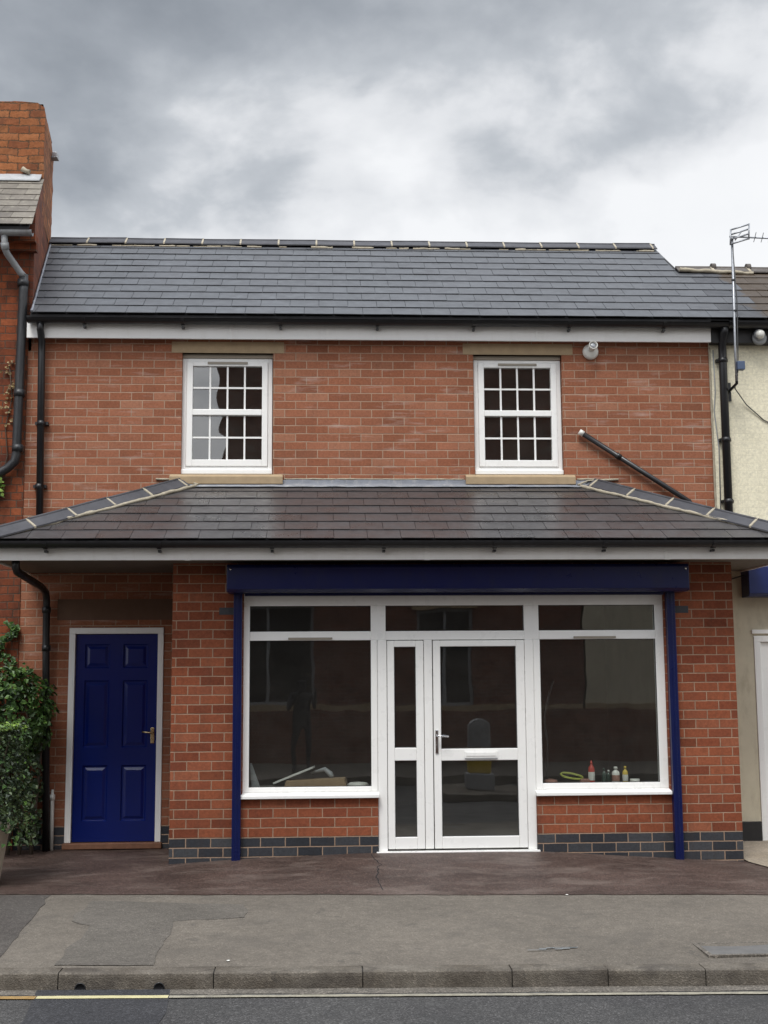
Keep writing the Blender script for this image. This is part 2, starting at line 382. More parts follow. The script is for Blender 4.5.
def slates(name, mat, parent, org, u, v, U, V, w=.302, g=.232, clips=(), th=.007, jit=.0015, x0=0., keep=None, umax=None):
    """individual slates in lapped rows on the slope org + u*a + v*b"""
    org, u, v = Vector(org), Vector(u).normalized(), Vector(v).normalized(); n = u.cross(v)
    if n.z < 0: n = -n
    mb = MB(); rows = int(math.ceil(V / g - 1e-6))
    for r in range(rows):
        b0 = r * g; b1 = min(b0 + g + .07, V)
        a = -w + (w / 2 if r % 2 else 0) + x0
        while a < U:
            a0, a1 = max(a, 0) + .002, min(a + w, U) - .002
            if umax: a1 = min(a1, umax(r))
            if a1 - a0 > .02 and (keep is None or keep(r, a)):
                jb = random.uniform(-jit, jit) * 2; l0 = .013 + random.uniform(-jit, jit); l1 = .002
                tw = random.uniform(-.001, .001)
                P = lambda aa, bb, h: org + u * aa + v * bb + n * h
                lo = [P(a0, b0 + jb, l0 - th + tw), P(a1, b0 + jb, l0 - th - tw), P(a1, b1, l1 - th), P(a0, b1, l1 - th)]
                hi = [P(a0, b0 + jb, l0 + tw), P(a1, b0 + jb, l0 - tw), P(a1, b1, l1), P(a0, b1, l1)]
                mb.hexa(lo, hi)
            a += w
    me = bpy.data.meshes.new(name); me.from_pydata(mb.v, [], mb.f)
    bm = bmesh.new(); bm.from_mesh(me)
    for co, no in clips:
        bmesh.ops.bisect_plane(bm, geom=bm.verts[:] + bm.edges[:] + bm.faces[:], plane_co=co, plane_no=no, clear_outer=True)
        ed = [e for e in bm.edges if e.is_boundary]
        if ed: bmesh.ops.holes_fill(bm, edges=ed, sides=8)
    bmesh.ops.recalc_face_normals(bm, faces=bm.faces)
    bm.to_mesh(me); bm.free(); me.materials.append(M[mat])
    o = bpy.data.objects.new(name, me); COL.objects.link(o); o.parent = parent
    o.matrix_parent_inverse = Matrix.Translation(parent_world(parent)).inverted()
    return o

def gutter(mb, x0, x1, yc, zt, r, seg=12):
    """half-round gutter along x; zt = rim height"""
    out = [(yc + r * math.cos(math.pi + math.pi * k / seg), zt + r * math.sin(math.pi + math.pi * k / seg) * .9) for k in range(seg + 1)]
    inn = [(yc + (r - .006) * math.cos(math.pi + math.pi * k / seg), zt + (r - .006) * math.sin(math.pi + math.pi * k / seg) * .9) for k in range(seg + 1)][::-1]
    mb.prism(out + inn, 'x', x0, x1)
    for k in range(int((x1 - x0) / 1.0) + 1):   # brackets and unions
        x = x0 + .55 + k * 1.0
        if x < x1 - .1:
            o2 = [(yc + (r + .007) * math.cos(math.pi + math.pi * q / 8), zt - .002 + (r + .007) * math.sin(math.pi + math.pi * q / 8) * .9) for q in range(9)]
            mb.prism(o2 + [(yc + r, zt - .001), (yc - r, zt - .001)], 'x', x, x + .035)
            mb.box(x + .006, x + .03, yc, yc + r * 1.5, zt - r - .028, zt - r - .008)
    return mb

def capped_line(mb, mc, pts, half, tilt_n, rise, seglen=.45, mort=.02):
    """angular ridge or hip tiles laid end to end from pts[0] to pts[1]; side vectors given"""
    a, b = Vector(pts[0]), Vector(pts[1]); d = (b - a); L = d.length; d.normalize()
    s1, s2 = Vector(half[0]), Vector(half[1]); up = Vector(tilt_n)
    t = 0; i = 0
    while t < L - .02:
        t2 = min(t + seglen, L); j = random.uniform(-.004, .004)
        p, q = a + d * (t + .006) + up * (rise + j), a + d * (t2 - .006) + up * (rise + j + random.uniform(-.003, .003))
        th = up * .014
        for s in (s1, s2):
            mb.hexa([p, q, q + s - up * rise * .0, p + s], [p + th, q + th, q + s + th, p + s + th])
        mb.tube([p + th * .4, q + th * .4], .017, 8)
        if t2 < L - .02 and mc is not None:
            e = a + d * t2 + up * (rise + .002)
            for s in (s1, s2):
                mc.hexa([e - d * mort * .5 - s * .02, e + d * mort * .5 - s * .02, e + d * mort * .5 + s * 1.02, e - d * mort * .5 + s * 1.02],
                        [v + up * .019 for v in (e - d * mort * .5 - s * .02, e + d * mort * .5 - s * .02, e + d * mort * .5 + s * 1.02, e - d * mort * .5 + s * 1.02)])
        t = t2; i += 1

def lumpy(mb, pts, r, seed=0, step=.035, sq=1.):
    """an uneven fillet of mortar along a polyline"""
    out = []; rad = []
    for a, b in zip(pts[:-1], pts[1:]):
        a, b = Vector(a), Vector(b); n = max(2, int((b - a).length / step))
        for k in range(n):
            p = a.lerp(b, k / n); nn = noise.noise(p * 9 + Vector((seed, 0, 0))); out.append(p + Vector((0, 0, nn * r * .5))); rad.append(r * (1 + .45 * noise.noise(p * 17 + Vector((0, seed, 3)))))
    out.append(Vector(pts[-1])); rad.append(r)
    mb.tube(out, rad, 7)

# ------------------------------------------------------------------ ground
ZF = [(-9, -.2), (-3.1, -.17), (-1.43, -.126), (-.77, -.083), (.463, -.046), (1.93, -.048), (3.27, -.138), (3.84, -.173), (4.6, -.16), (12, -.16)]
def lerpt(T, x):
    if x <= T[0][0]: return T[0][1]
    for (a, p), (b, q) in zip(T[:-1], T[1:]):
        if x <= b: t = (x - a) / (b - a); return p + (q - p) * t
    return T[-1][1]
def yb(x): return -2.44 - .09 * (x + 1.0)      # forecourt / pavement joint
def yk(x): return -4.80 - .052 * x             # kerb face
def zg(x, y):
    z0 = lerpt([(-9, -.2), (-3, -.115), (4, -.125), (9, -.16)], x); z1 = lerpt(ZF, x)
    b = yb(x); k = yk(x) + .15
    if y > -1.04: t = min(max(-y / 1.04, 0), 1); return z0 + (z1 - z0) * t
    if y > b: t = (-1.04 - y) / (-1.04 - b); return z1 + (-.155 - z1) * (t ** .8)
    t = (b - y) / (b - k); return -.155 + (-.236 + .155) * min(max(t, 0), 1)
def sheet(name, mat, xs, fy0, fy1, ny, dz=0., wob=0.):
    mb = MB(); vs = []; nx = len(xs)
    for i, x in enumerate(xs):
        ya, yb_ = fy0(x), fy1(x)
        for j in range(ny + 1):
            y = ya + (yb_ - ya) * j / ny
            if wob and j == 0: y += noise.noise(Vector((x * 6, 1.7, 0))) * wob
            vs.append((x, y, zg(x, y) + dz + .004 * noise.noise(Vector((x * 1.7, y * 1.7, 2)))))
    fs = [(i * (ny + 1) + j, (i + 1) * (ny + 1) + j, (i + 1) * (ny + 1) + j + 1, i * (ny + 1) + j + 1) for i in range(nx - 1) for j in range(ny)]
    mb.add(vs, fs, True); return mb.build(name, mat, fixn=False)
def frange(a, b, n): return [a + (b - a) * i / n for i in range(n + 1)]
XS = frange(-9.5, 11, 240)
struct(MB().add([(-300, -300, -.5), (300, -300, -.5), (300, 300, -.5), (-300, 300, -.5)], [(0, 1, 2, 3)]).build('ground', 'ground'))
struct(sheet('forecourt', 'forecourt', XS, lambda x: yb(x) - .03, lambda x: .06, 24, .0035, .025))
struct(sheet('pavement', 'pavement', XS, lambda x: yk(x) + .15, lambda x: yb(x) + .06, 20, -.001))
def crack(pts, seed, w=.006):
    mb = MB(); P_ = []
    for a, b in zip(pts[:-1], pts[1:]):
        for k in range(12):
            t_ = k / 12; x = a[0] + (b[0] - a[0]) * t_; y = a[1] + (b[1] - a[1]) * t_
            x += .03 * noise.noise(Vector((x * 9, y * 9, seed))); P_.append((x, y))
    vs = []
    for i, (x, y) in enumerate(P_):
        h = w * (.5 + abs(noise.noise(Vector((i * .6, seed, 0))))); z = zg(x, y) + .0085
        vs += [(x - h, y, z), (x + h, y, z)]
    mb.add(vs, [(2 * i, 2 * i + 1, 2 * i + 3, 2 * i + 2) for i in range(len(P_) - 1)]); struct(mb.build('tarmac_crack', 'underlay'))
crack([(.40, -1.10), (.46, -1.5), (.40, -2.0), (.44, -2.5)], 3)
# neighbour's tan paving
mb = MB(); poly = [(3.86, .05), (3.86, -1.12), (3.93, -1.62), (4.6, -2.3), (6.5, -2.6), (9.5, -2.8), (9.5, .05)]
vs = [(x, y, zg(x, y) + .014) for x, y in poly]; mb.add(vs, [tuple(range(len(vs)))[::-1]])
struct(mb.build('paved_forecourt', 'tan'))
# road
struct(MB().add([(-60, -11.5 + 3.1, -.335), (60, -11.5 - 3.1, -.335), (60, yk(60) + .05, -.335), (-60, yk(-60) + .05, -.335)], [(0, 1, 2, 3)]).build('road', 'road'))
def band(x0, x1, a, b, z, n=60, wob=.0, seed=0):
    mb = MB(); vs = []
    for i in range(n + 1):
        x = x0 + (x1 - x0) * i / n
        w = wob * noise.noise(Vector((x * 5, seed, 0))); w2 = wob * noise.noise(Vector((x * 5, seed + 9, 0)))
        vs += [(x, yk(x) - a + w, z), (x, yk(x) - b + w2, z)]
    mb.add(vs, [(2 * i + 1, 2 * i + 3, 2 * i + 2, 2 * i) for i in range(n)]); return mb
struct(band(-12, 14, 0., .13, -.333, 200, .04, 3).build('gutter_channel', 'channel'))
mbp = MB(); pp = [(-1.78, yk(-1.78) - .01), (-.97, yk(-.97) - .01), (-.93, -5.3), (-1.0, -6.3), (-1.75, -6.35), (-1.70, -5.4)]
mbp.add([(x, y, -.331) for x, y in pp], [tuple(range(len(pp)))[::-1]]); struct(mbp.build('road_patch', 'roadpatch'))
struct(band(-.955, 14, .175, .225, -.3275, 160, .012, 1).build('road_line', 'yline'))
struct(band(-1.74, -.96,   .168, .232, -.3275, 20, .005, 2).build('road_line', 'yline_fresh'))
struct(band(-12, -1.745, .17, .235, -.3275, 60, .02, 4).build('road_line', 'yline_orange'))
# kerb stones
mb = MB(); js = [-1.657]
while js[0] > -10: js.insert(0, js[0] - .925)
js += [-.71, .199, 1.108, 1.692, 2.286]
while js[-1] < 12: js.append(js[-1] + .925)
for a, b in zip(js[:-1], js[1:]):
    dz = random.uniform(-.004, .004); a += .0025; b -= .0025; pf = [(0, -.36), (.006, -.262), (.010, -.242), (.022, -.235), (.15, -.233), (.15, -.36)]
    A = [(a, yk(a) + p, q + dz) for p, q in pf]; B = [(b, yk(b) + p, q + dz) for p, q in pf]; n = 6
    mb.add(A + B, [(i, (i + 1) % n, (i + 1) % n + n, i + n) for i in range(n)] + [tuple(range(n)), tuple(range(n, 2 * n))[::-1]])
struct(mb.build('kerb', 'kerb', fixn=True, bevel=.004))
mb = MB(); mb.box(-10, 12, 0, 0, 0, 0) if 0 else None
for a in frange(-10, 11.5, 43): mb.hexa([(a, yk(a) + .03, -.36), (a + .5, yk(a + .5) + .03, -.36), (a + .5, yk(a + .5) + .14, -.36), (a, yk(a) + .14, -.36)], [(a, yk(a) + .03, -.245), (a + .5, yk(a + .5) + .03, -.245), (a + .5, yk(a + .5) + .14, -.245), (a, yk(a) + .14, -.245)])
struct(mb.build('kerb_bedding', 'pipe_old'))
# pipe outlets in the kerb face
for x in (-1.52, -1.04):
    mo = Matrix.Rotation(R(90), 3, 'X')
    t = tag(MB().lathe([(.026, 0), (.034, 0), (.034, .005), (.026, .005), (.026, .002), (.001, .002)], (x, yk(x) + .001, -.326), 20, mo).build('kerb_outlet', 'black'),
        'dark drain outlet in the kerb face, ' + ('nearer the left end of the yellow line' if x < -1.3 else 'nearer the right end of the yellow line'), 'drain outlet', 'drain outlets in the kerb')
# pavement repairs
def patch(name, mat, poly, dz, n=14):
    mb = MB(); pts = []
    for (a, b) in zip(poly, poly[1:] + poly[:1]):
        for k in range(n):
            x = a[0] + (b[0] - a[0]) * k / n; y = a[1] + (b[1] - a[1]) * k / n
            x += .035 * noise.noise(Vector((x * 5, y * 5, 1))); y += .03 * noise.noise(Vector((x * 7, y * 7, 5)))
            pts.append((x, y, zg(x, y) + dz))
    c = Vector((0, 0, 0))
    bm = bmesh.new(); bvs = [bm.verts.new(p) for p in pts]; bm.faces.new(bvs); bmesh.ops.triangulate(bm, faces=bm.faces)
    bmesh.ops.recalc_face_normals(bm, faces=bm.faces)
    if sum(f.normal.z for f in bm.faces) < 0: bmesh.ops.reverse_faces(bm, faces=bm.faces)
    me = bpy.data.meshes.new(name); bm.to_mesh(me); bm.free(); me.materials.append(M[mat])
    o = bpy.data.objects.new(name, me); COL.objects.link(o); return struct(o)
patch('pavement_patch', 'patch_dark', [(-2.20, yb(-2.2) - .05), (-2.10, -4.50), (-6.5, -4.28), (-6.5, yb(-6.5) - .05)], .0025)
patch('pavement_patch', 'patch_mid', [(-1.84, -2.62), (-.62, -2.86), (-.61, -3.30), (-1.10, -3.35), (-1.10, -4.55), (-1.72, -4.52), (-1.70, -3.45), (-1.86, -3.3)], .0025)
patch('pavement_patch', 'pavement', [(-1.5, -3.02), (-.95, -3.06), (-.95, -3.12), (-1.5, -3.08)], .0025) if 0 else None
mb = MB(); x0, x1, y0, y1 = 2.42, 3.3, -4.62, -4.30
for a in ((x0, x1, y0 - .03, y0), (x0, x1, y1, y1 + .03), (x0 - .03, x0, y0 - .03, y1 + .03)):
    z = zg(2.6, -4.4); mb.box(*a, z - .05, z + .006)
cov = thing('utility_cover', 'grey rectangular utility cover with a pale concrete edge set in the pavement by the kerb', 'utility cover', (2.8, -4.45, zg(2.8, -4.45)))
mb.build('cover_frame', 'channel', cov); box('cover_plate', 'ironcover', cov, x0, x1, y0, y1, -.3, zg(2.6, -4.45) + .004)
# sprayed survey mark
mb = MB(); z = zg(1.46, -4.36) + .006
for k in range(5):
    cx = 1.36 + .05 * k; mb.box(cx, cx + .05, -4.37 + .02 * math.sin(k * 2.), -4.352 + .02 * math.sin(k * 2.), z, z + .001)
mb.box(1.28, 1.40, -4.40, -4.39, z, z + .001); mb.box(1.44, 1.62, -4.34, -4.33, z, z + .001)
struct(mb.build('survey_mark', 'chalk'))
# litter
for i, (x, y) in enumerate([(-2.62, -2.6), (1.86, -2.75), (-.64, -4.5)]):
    tag(MB().lathe([(.007, 0), (.012, .002), (.010, .005), (.003, .006)], (x, y, zg(x, y) + .004), 7).build('litter_scrap', 'lampwhite'),
        ['tiny pale scrap at the left end of the forecourt joint', 'tiny pale scrap on the joint in front of the shop door', 'tiny pale scrap near the kerb above a stone joint'][i], 'litter')

# ------------------------------------------------------------------ main building
SK = lambda y: -3.04 - .1333 * y
B = thing('terraced_shop', 'red brick shop with grey slate roofs, navy shutter box and white shopfront', 'building', (.5, 0, -.12))
UP = [(-1.495, -.555), (1.545, 2.468)]
W1 = (-1.487, -.559); W2 = (1.54, 2.456)
holes = [(W1[0] - .004, W1[1] + .006, 3.60, 4.891), (W2[0] - .002, W2[1] + .018, 3.60, 4.891), (-2.575, -1.632, -.112, 2.055), (-1.2, 3.6, -.3, 2.5)]
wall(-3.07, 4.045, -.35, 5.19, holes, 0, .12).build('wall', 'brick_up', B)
mb = MB(); mb.box(-3.05, -2.93, .12, 3.5, -.35, 5.19); mb.box(3.925, 4.045, .12, 3.5, -.35, 5.19); mb.box(-3.05, 4.045, 3.5, 3.7, -.35, 5.19)
mb.build_each('rear_wall', 'sidebrick', B)
mb = MB(); mb.box(-2.93, 3.92, .12, 3.5, 2.64, 2.8); mb.box(-2.93, 3.92, .12, 3.5, 5.0, 5.08)
mb.box(-2.93, 3.92, 1.9, 2.0, 2.8, 5.0); mb.box(.3, .4, .12, 1.9, 2.8, 5.0); mb.box(-1.55, -1.45, .12, 3.5, -.2, 2.64)
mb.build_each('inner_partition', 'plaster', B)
# ground floor projection
PY = -1.0375; TH = .22
sh = [(-.775, 3.18, .449, 2.40), (.468, 1.934, -.4, 2.40)]
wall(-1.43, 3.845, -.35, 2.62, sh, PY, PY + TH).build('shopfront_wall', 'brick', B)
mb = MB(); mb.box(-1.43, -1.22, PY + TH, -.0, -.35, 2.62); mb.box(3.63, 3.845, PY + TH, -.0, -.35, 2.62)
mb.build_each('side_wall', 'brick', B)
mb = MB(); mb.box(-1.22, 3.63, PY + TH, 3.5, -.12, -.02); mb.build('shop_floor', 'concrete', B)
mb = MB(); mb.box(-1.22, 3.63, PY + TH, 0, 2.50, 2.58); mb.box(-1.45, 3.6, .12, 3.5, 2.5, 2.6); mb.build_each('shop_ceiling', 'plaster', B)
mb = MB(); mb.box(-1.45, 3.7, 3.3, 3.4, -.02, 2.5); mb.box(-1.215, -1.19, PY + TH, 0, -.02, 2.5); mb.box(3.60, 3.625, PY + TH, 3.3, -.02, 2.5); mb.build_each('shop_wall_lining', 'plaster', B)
# dark engineering bricks by the shutter ends
for x in (-1.0, 3.275):
    box('engineering_brick', 'padblue', B, x, x + .14, PY - .003, PY + .05, 2.125, 2.192, bevel=.002)

# upper roof
m = .7238; y0, z0 = -.28, 5.225; yr = 1.74; zr = z0 + m * (yr - y0)
vdir = Vector((0, 1, m)).normalized(); V = VU = math.hypot(yr - y0, zr - z0)
vx = lambda x: (Vector((x, 0, 0)), )
skn = Vector((-1, -.1333, 0)).normalized()
rf = MB().hexa([(-3.0, y0 + .02, z0 - .035), (4.20, y0 + .02, z0 - .035), (4.01, yr, zr - .03), (-3.27, yr, zr - .03)],
               [(-3.0, y0 + .02, z0 - .012), (4.20, y0 + .02, z0 - .012), (4.01, yr, zr - .012), (-3.27, yr, zr - .012)]).build('roof', 'underlay', B)
STEP = lambda r: 7.62 + (.18, .05, .33, .12, .4, .0, .2)[r] if r < 7 else 7.3     # where the new slates stop and the old begin
NR = 7
slates('slates', 'slate', rf, (-3.6, y0, z0), (1, 0, 0), vdir, 8.6, V, g=V / 11, clips=[((SK(0) + .01, 0, 0), skn)], x0=.05,
       keep=lambda r, a: a < STEP(r) if r < NR else True, umax=lambda r: 99 if r < NR else 7.61)
rb = MB(); rb.hexa([(-3.27, yr, zr - .03), (4.01, yr, zr - .03), (4.01, 3.95, 5.10), (-3.55, 3.95, 5.10)], [(-3.27, yr, zr), (4.01, yr, zr), (4.01, 3.95, 5.13), (-3.55, 3.95, 5.13)])
rb.build('rear_slope', 'slate', rf)
gb = MB(); gb.add([(4.0, .02, 5.15), (4.0, 3.65, 5.15), (4.0, yr, zr - .05), (4.09, .02, 5.15), (4.09, 3.65, 5.15), (4.09, yr, zr - .05)], [(0, 2, 1), (3, 4, 5), (0, 1, 4, 3), (1, 2, 5, 4), (2, 0, 3, 5)])
gb2 = MB(); gb2.add([(4.0, .2, 5.2), (4.0, 3.6, 5.2), (4.0, yr, zr - .06), (3.9, .2, 5.2), (3.9, 3.6, 5.2), (3.9, yr, zr - .06)], [(0, 1, 2), (3, 5, 4), (0, 3, 4, 1), (1, 4, 5, 2), (2, 5, 3, 0)])
gb2.build('gable_wall', 'sidebrick', B)
mb = MB(); mc = MB()
capped_line(mb, mc, [(-3.26, yr, zr + .015), (4.0, yr, zr + .015)], [(0, -.13, -.095), (0, .13, -.095)], (0, 0, 1), .028, .45)
rt_ = mb.build('ridge_tiles', 'tile', B); 
for k in range(44):
    x = min(-3.15 + 7.1 * k / 43 + random.uniform(-.05, .05), 3.86); l = random.uniform(.04, .13)
    if random.random() < .75: lumpy(mc, [(x - l, yr - .135, zr - .082), (x + l, yr - .135, zr - .082)], random.uniform(.006, .016), k)
mc.build('mortar', 'cement', rt_, fixn=True)
# mortar fillet along the party wall
mc = MB(); lumpy(mc, [(SK(y) + .02, y, z0 + m * (y - y0) + .012) for y in frange(-.27, 1.7, 6)], .013, 3)
mc.build('wall_fillet', 'lead', B, fixn=True)
# eaves
mb = MB(); mb.box(-3.065, 4.045, -.112, -.088, 5.012, 5.19); mb.build('fascia', 'fascia', B, .002)
mb = MB(); mb.box(-3.065, 4.045, -.088, -.001, 5.035, 5.05); mb.build('soffit', 'fascia', B)
mb = MB(); 
for x in (.0075, 2.2): mb.box(x - .012, x + .012, -.118, -.108, 5.010, 5.185)
mb.box(-1.0, -.975, -.118, -.108, 5.010, 5.185)
mb.build_each('fascia_joint', 'fascia', B, .002)
mb = MB(); gutter(mb, -3.04, 4.20, -.185, 5.205, .068); mb.build('gutter', 'black', B, fixn=True)
# downpipes
mb = MB(); mb.tube([(-2.915, -.185, 5.16), (-2.915, -.17, 5.08), (-2.915, -.085, 4.98), (-2.915, -.08, 4.85), (-2.885, -.08, 3.05)], .036, 14)
for z in (4.1, 3.45): mb.tube([(-2.90, -.08, z), (-2.90, -.08, z + .05)], .040, 14); mb.box(-2.965, -2.835, -.06, .0, z + .015, z + .045)
mb.build('downpipe', 'black', B, fixn=True)
mb = MB(); mb.tube([(4.17, -.185, 5.16), (4.17, -.17, 5.10), (4.17, -.085, 5.0), (4.17, -.08, 4.85), (4.165, -.08, 3.0)], .043, 14)
for z in (4.8, 3.95, 3.3): mb.tube([(4.168, -.08, z), (4.168, -.08, z + .05)], .048, 14); mb.box(4.11, 4.23, -.06, .0, z + .015, z + .045)
mb.build('downpipe', 'black', B, fixn=True)
mb = MB(); a = [(-2.79, -1.40, 2.61), (-2.79, -1.40, 2.54), (-2.79, -1.34, 2.505), (-2.79, -.35, 2.44), (-2.79, -.14, 2.40), (-2.79, -.09, 2.32), (-2.785, -.085, 1.9), (-2.73, -.085, -.11)]
mb.tube(a, .036, 14)
for z in (2.2, 1.82, .9): mb.tube([(-2.783 + (1.9 - z) * .025, -.085, z), (-2.783 + (1.9 - z) * .025, -.085, z + .06)], .044, 14)
mb.build('downpipe', 'black', B, fixn=True)

# windows upstairs
def upper_window(x0, x1, parent):
    YF = .06
    (a, zt), (b, zb) = pl(x0, 4.833, YF), pl(x1, 3.613, YF); w = b - a; h = zt - zb
    X = lambda f: a + f * w
    Z = lambda f: zt - f * h
    wn = thing_part('window', B, (0, 0, 0))
    fr = MB(); gx0, gx1 = X(.117), X(.885); z1, z2, z3, z4 = Z(.068), Z(.442), Z(.493), Z(.873)
    # outer frame
    fr.box(a, a + .045, YF, YF + .09, zb + .05, zt); fr.box(b - .045, b, YF, YF + .09, zb + .05, zt)
    fr.box(a + .045, b - .045, YF, YF + .09, zt - .035, zt); fr.box(a + .045, b - .045, YF, YF + .09, zb + .05, zb + .085)
    f = fr.build('frame', 'upvc', wn, .004)
    MB().box(a - .004, b + .004, YF - .035, YF + .08, zb, zb + .048).build('cill', 'upvc', wn, .006)
    ss = MB(); s0, s1 = X(.05), X(.95); st, sb = Z(.03), Z(.93)
    ss.box(s0, gx0, YF - .012, YF + .06, sb, st); ss.box(gx1, s1, YF - .012, YF + .06, sb, st)
    ss.box(gx0, gx1, YF - .012, YF + .06, z1, st); ss.box(gx0, gx1, YF - .012, YF + .06, sb, z4); ss.box(gx0, gx1, YF - .018, YF + .06, z3, z2)
    ss.build('sash', 'upvc', wn, .005)
    gb_ = MB(); t = .009
    for (lo, hi) in ((z2, z1), (z4, z3)):
        for k in (1, 2, 3): xx = gx0 + (gx1 - gx0) * k / 4; gb_.box(xx - t, xx + t, YF + .004, YF + .018, lo, hi)
        zz = (lo + hi) / 2; gb_.box(gx0, gx1, YF + .0045, YF + .0175, zz - t, zz + t)
    gb_.build('glazing_bar', 'upvc', wn)
    for (lo, hi) in ((z2, z1), (z4, z3)): MB().box(gx0, gx1, YF + .02, YF + .026, lo, hi).build('pane', 'glass_up', wn)
    MB().box(X(.28), X(.725), YF - .022, YF + .001, Z(.052), Z(.032)).build('trickle_vent', 'vent', wn, .002)
    MB().box(x0 - .0, x1 + .01, .045, .13, zt + .001, 4.889).build('head_strip', 'strip', wn)
def thing_part(name, parent, loc):
    o = bpy.data.objects.new(name, None); COL.objects.link(o); o.parent = parent
    o.matrix_parent_inverse = Matrix.Translation(parent_world(parent)).inverted(); o.location = loc; o.empty_display_size = .1
    return o
upper_window(*W1, B); upper_window(*W2, B)
for (a, b, c, d) in ((-1.602, -.44, -1.600, -.447), (1.43, 2.593, 1.437, 2.578)):
    MB().box(a, b, -.004, .10, 4.891, 5.011).build('lintel', 'stone', B, .004)
    s = MB(); s.prism([(-.065, 3.505), (.06, 3.505), (.06, 3.625), (-.02, 3.612), (-.065, 3.585)], 'x', c, d)
    s.build('stone_sill', 'stone', B, .006)
# things seen inside the upstairs rooms
pil = MB().lathe([(.02, 0), (.11, .02), (.13, .09), (.10, .17), (.02, .2)], (2.36, .28, 3.60), 16).build('lampshade', 'lampwhite')
tag(pil, 'pale rounded shade on the inside sill of the right upstairs window, lower right pane', 'lampshade')
mb = MB(); mb.box(-1.5, -.5, .13, .34, 3.55, 3.60); mb.box(1.5, 2.5, .13, .34, 3.55, 3.60); mb.build_each('window_board', 'upvc', B, .004)

# ------------------------------------------------------------------ canopy
ey, ez, wy, wz = -1.60, 2.768, -.001, 3.505
mcn = (wz - ez) / (wy - ey); vdir = Vector((0, 1, mcn)).normalized(); V = math.hypot(wy - ey, wz - ez)
hl, hr = -1.44, 2.735; cl, cr = hl - 1.6, hr + 1.6
cn = thing_part('canopy', B, (0, 0, 0))
mb = MB(); t = .02
mb.add([(cl, ey + .02, ez - t), (cr, ey + .02, ez - t), (hr, wy, wz - t), (hl, wy, wz - t), (cl + .02, wy, ez - t), (cr - .02, wy, ez - t)],
       [(0, 1, 2, 3), (0, 3, 4), (1, 5, 2), (0, 4, 5, 1), (3, 2, 5, 4)])
mb.build('canopy_deck', 'underlay', cn)
nl = Vector((-1, 1, 0)).normalized(); nr = Vector((1, 1, 0)).normalized()
slates('slates', 'slate_canopy', cn, (cl, ey, ez), (1, 0, 0), vdir, cr - cl, V, g=V / 7, clips=[((hl, 0, 0), nl), ((hr, 0, 0), nr)], x0=.08)
vl = Vector((1, 0, mcn)).normalized()
slates('slates', 'slate_canopy', cn, (cl, 0, ez), (0, -1, 0), vl, 1.6, V, g=V / 7, clips=[((hl, 0, 0), -nl)])
vr = Vector((-1, 0, mcn)).normalized()
slates('slates', 'slate_canopy', cn, (cr, ey, ez), (0, 1, 0), vr, 1.6, V, g=V / 7, clips=[((hr, 0, 0), -nr)])
mb = MB(); mc = MB()
for sx, c0, h0 in ((1, cl, hl), (-1, cr, hr)):
    mb = MB(); mc = MB()
    capped_line(mb, mc, [(c0, ey, ez + .0), (h0 - sx * .04, -.04, wz - .018)], [(sx * .10, -.075, -.078), (-sx * .075, .10, -.078)], (0, 0, 1), .066, .455)
    ht = mb.build('hip_tiles', 'tile', cn)
    lumpy(mc, [(c0 + sx * .10, ey - .02, ez + .010), (h0 + sx * .12, -.10, wz - .022)], .017, 5 + sx, .03)
    lumpy(mc, [(c0 + sx * .08, ey - .01, ez + .005), (c0 + sx * .02, ey - .01, ez + .06)], .022, 2 + sx)
    lumpy(mc, [(h0 + sx * .14, -.08, wz - .01), (h0 + sx * .02, -.02, wz + .045), (h0 - sx * .30, -.012, wz + .060)], .011, 9)
    mc.build('mortar', 'cement', ht, fixn=True)
for k in range(3):
    pass
# stepped flashing + lead apron
mb = MB(); n = 90; vs = []
for i in range(n + 1):
    x = hl - .02 + (hr - hl + .04) * i / n; w = noise.noise(Vector((x * 6, 0, 0))) * .006
    for (y, z) in ((-.010, wz + .055 + w), (-.018, wz + .012 + w), (-.13 + w, wz - .035 + w)): vs.append((x, y, z))
mb.add(vs, [(3 * i + j, 3 * i + 3 + j, 3 * i + 4 + j, 3 * i + 1 + j) for i in range(n) for j in (0, 1)], True)
mb.build('lead_flashing', 'lead', cn, solid=.003, fixn=True)
mc = MB(); lumpy(mc, [(-.43, -.006, wz + .062), (1.42, -.006, wz + .060)], .008, 11); lumpy(mc, [(2.6, -.006, wz + .062), (2.8, -.006, wz + .06)], .012, 12)
mc.build('mortar', 'cement', cn, fixn=True)
# eaves of the canopy
mb = MB(); mb.box(cl + .04, cr - .04, -1.505, -1.48, 2.592, 2.765); mb.box(cl + .04, cl + .065, -1.48, -.02, 2.592, 2.765); mb.box(cr - .065, cr - .04, -1.48, -.02, 2.592, 2.765)
mb.build('fascia', 'fascia', cn, .002)
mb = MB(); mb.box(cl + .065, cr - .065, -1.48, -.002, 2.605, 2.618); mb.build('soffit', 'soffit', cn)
mb = MB()
for x in (-.93 - .32, .9, 3.1): mb.box(x - .025, x + .025, -1.511, -1.50, 2.588, 2.74)
mb.build_each('fascia_joint', 'fascia', cn, .002)
mb = MB(); gutter(mb, cl - .02, cr + .02, -1.58, 2.752, .068); mb.build('gutter', 'black', cn, fixn=True)

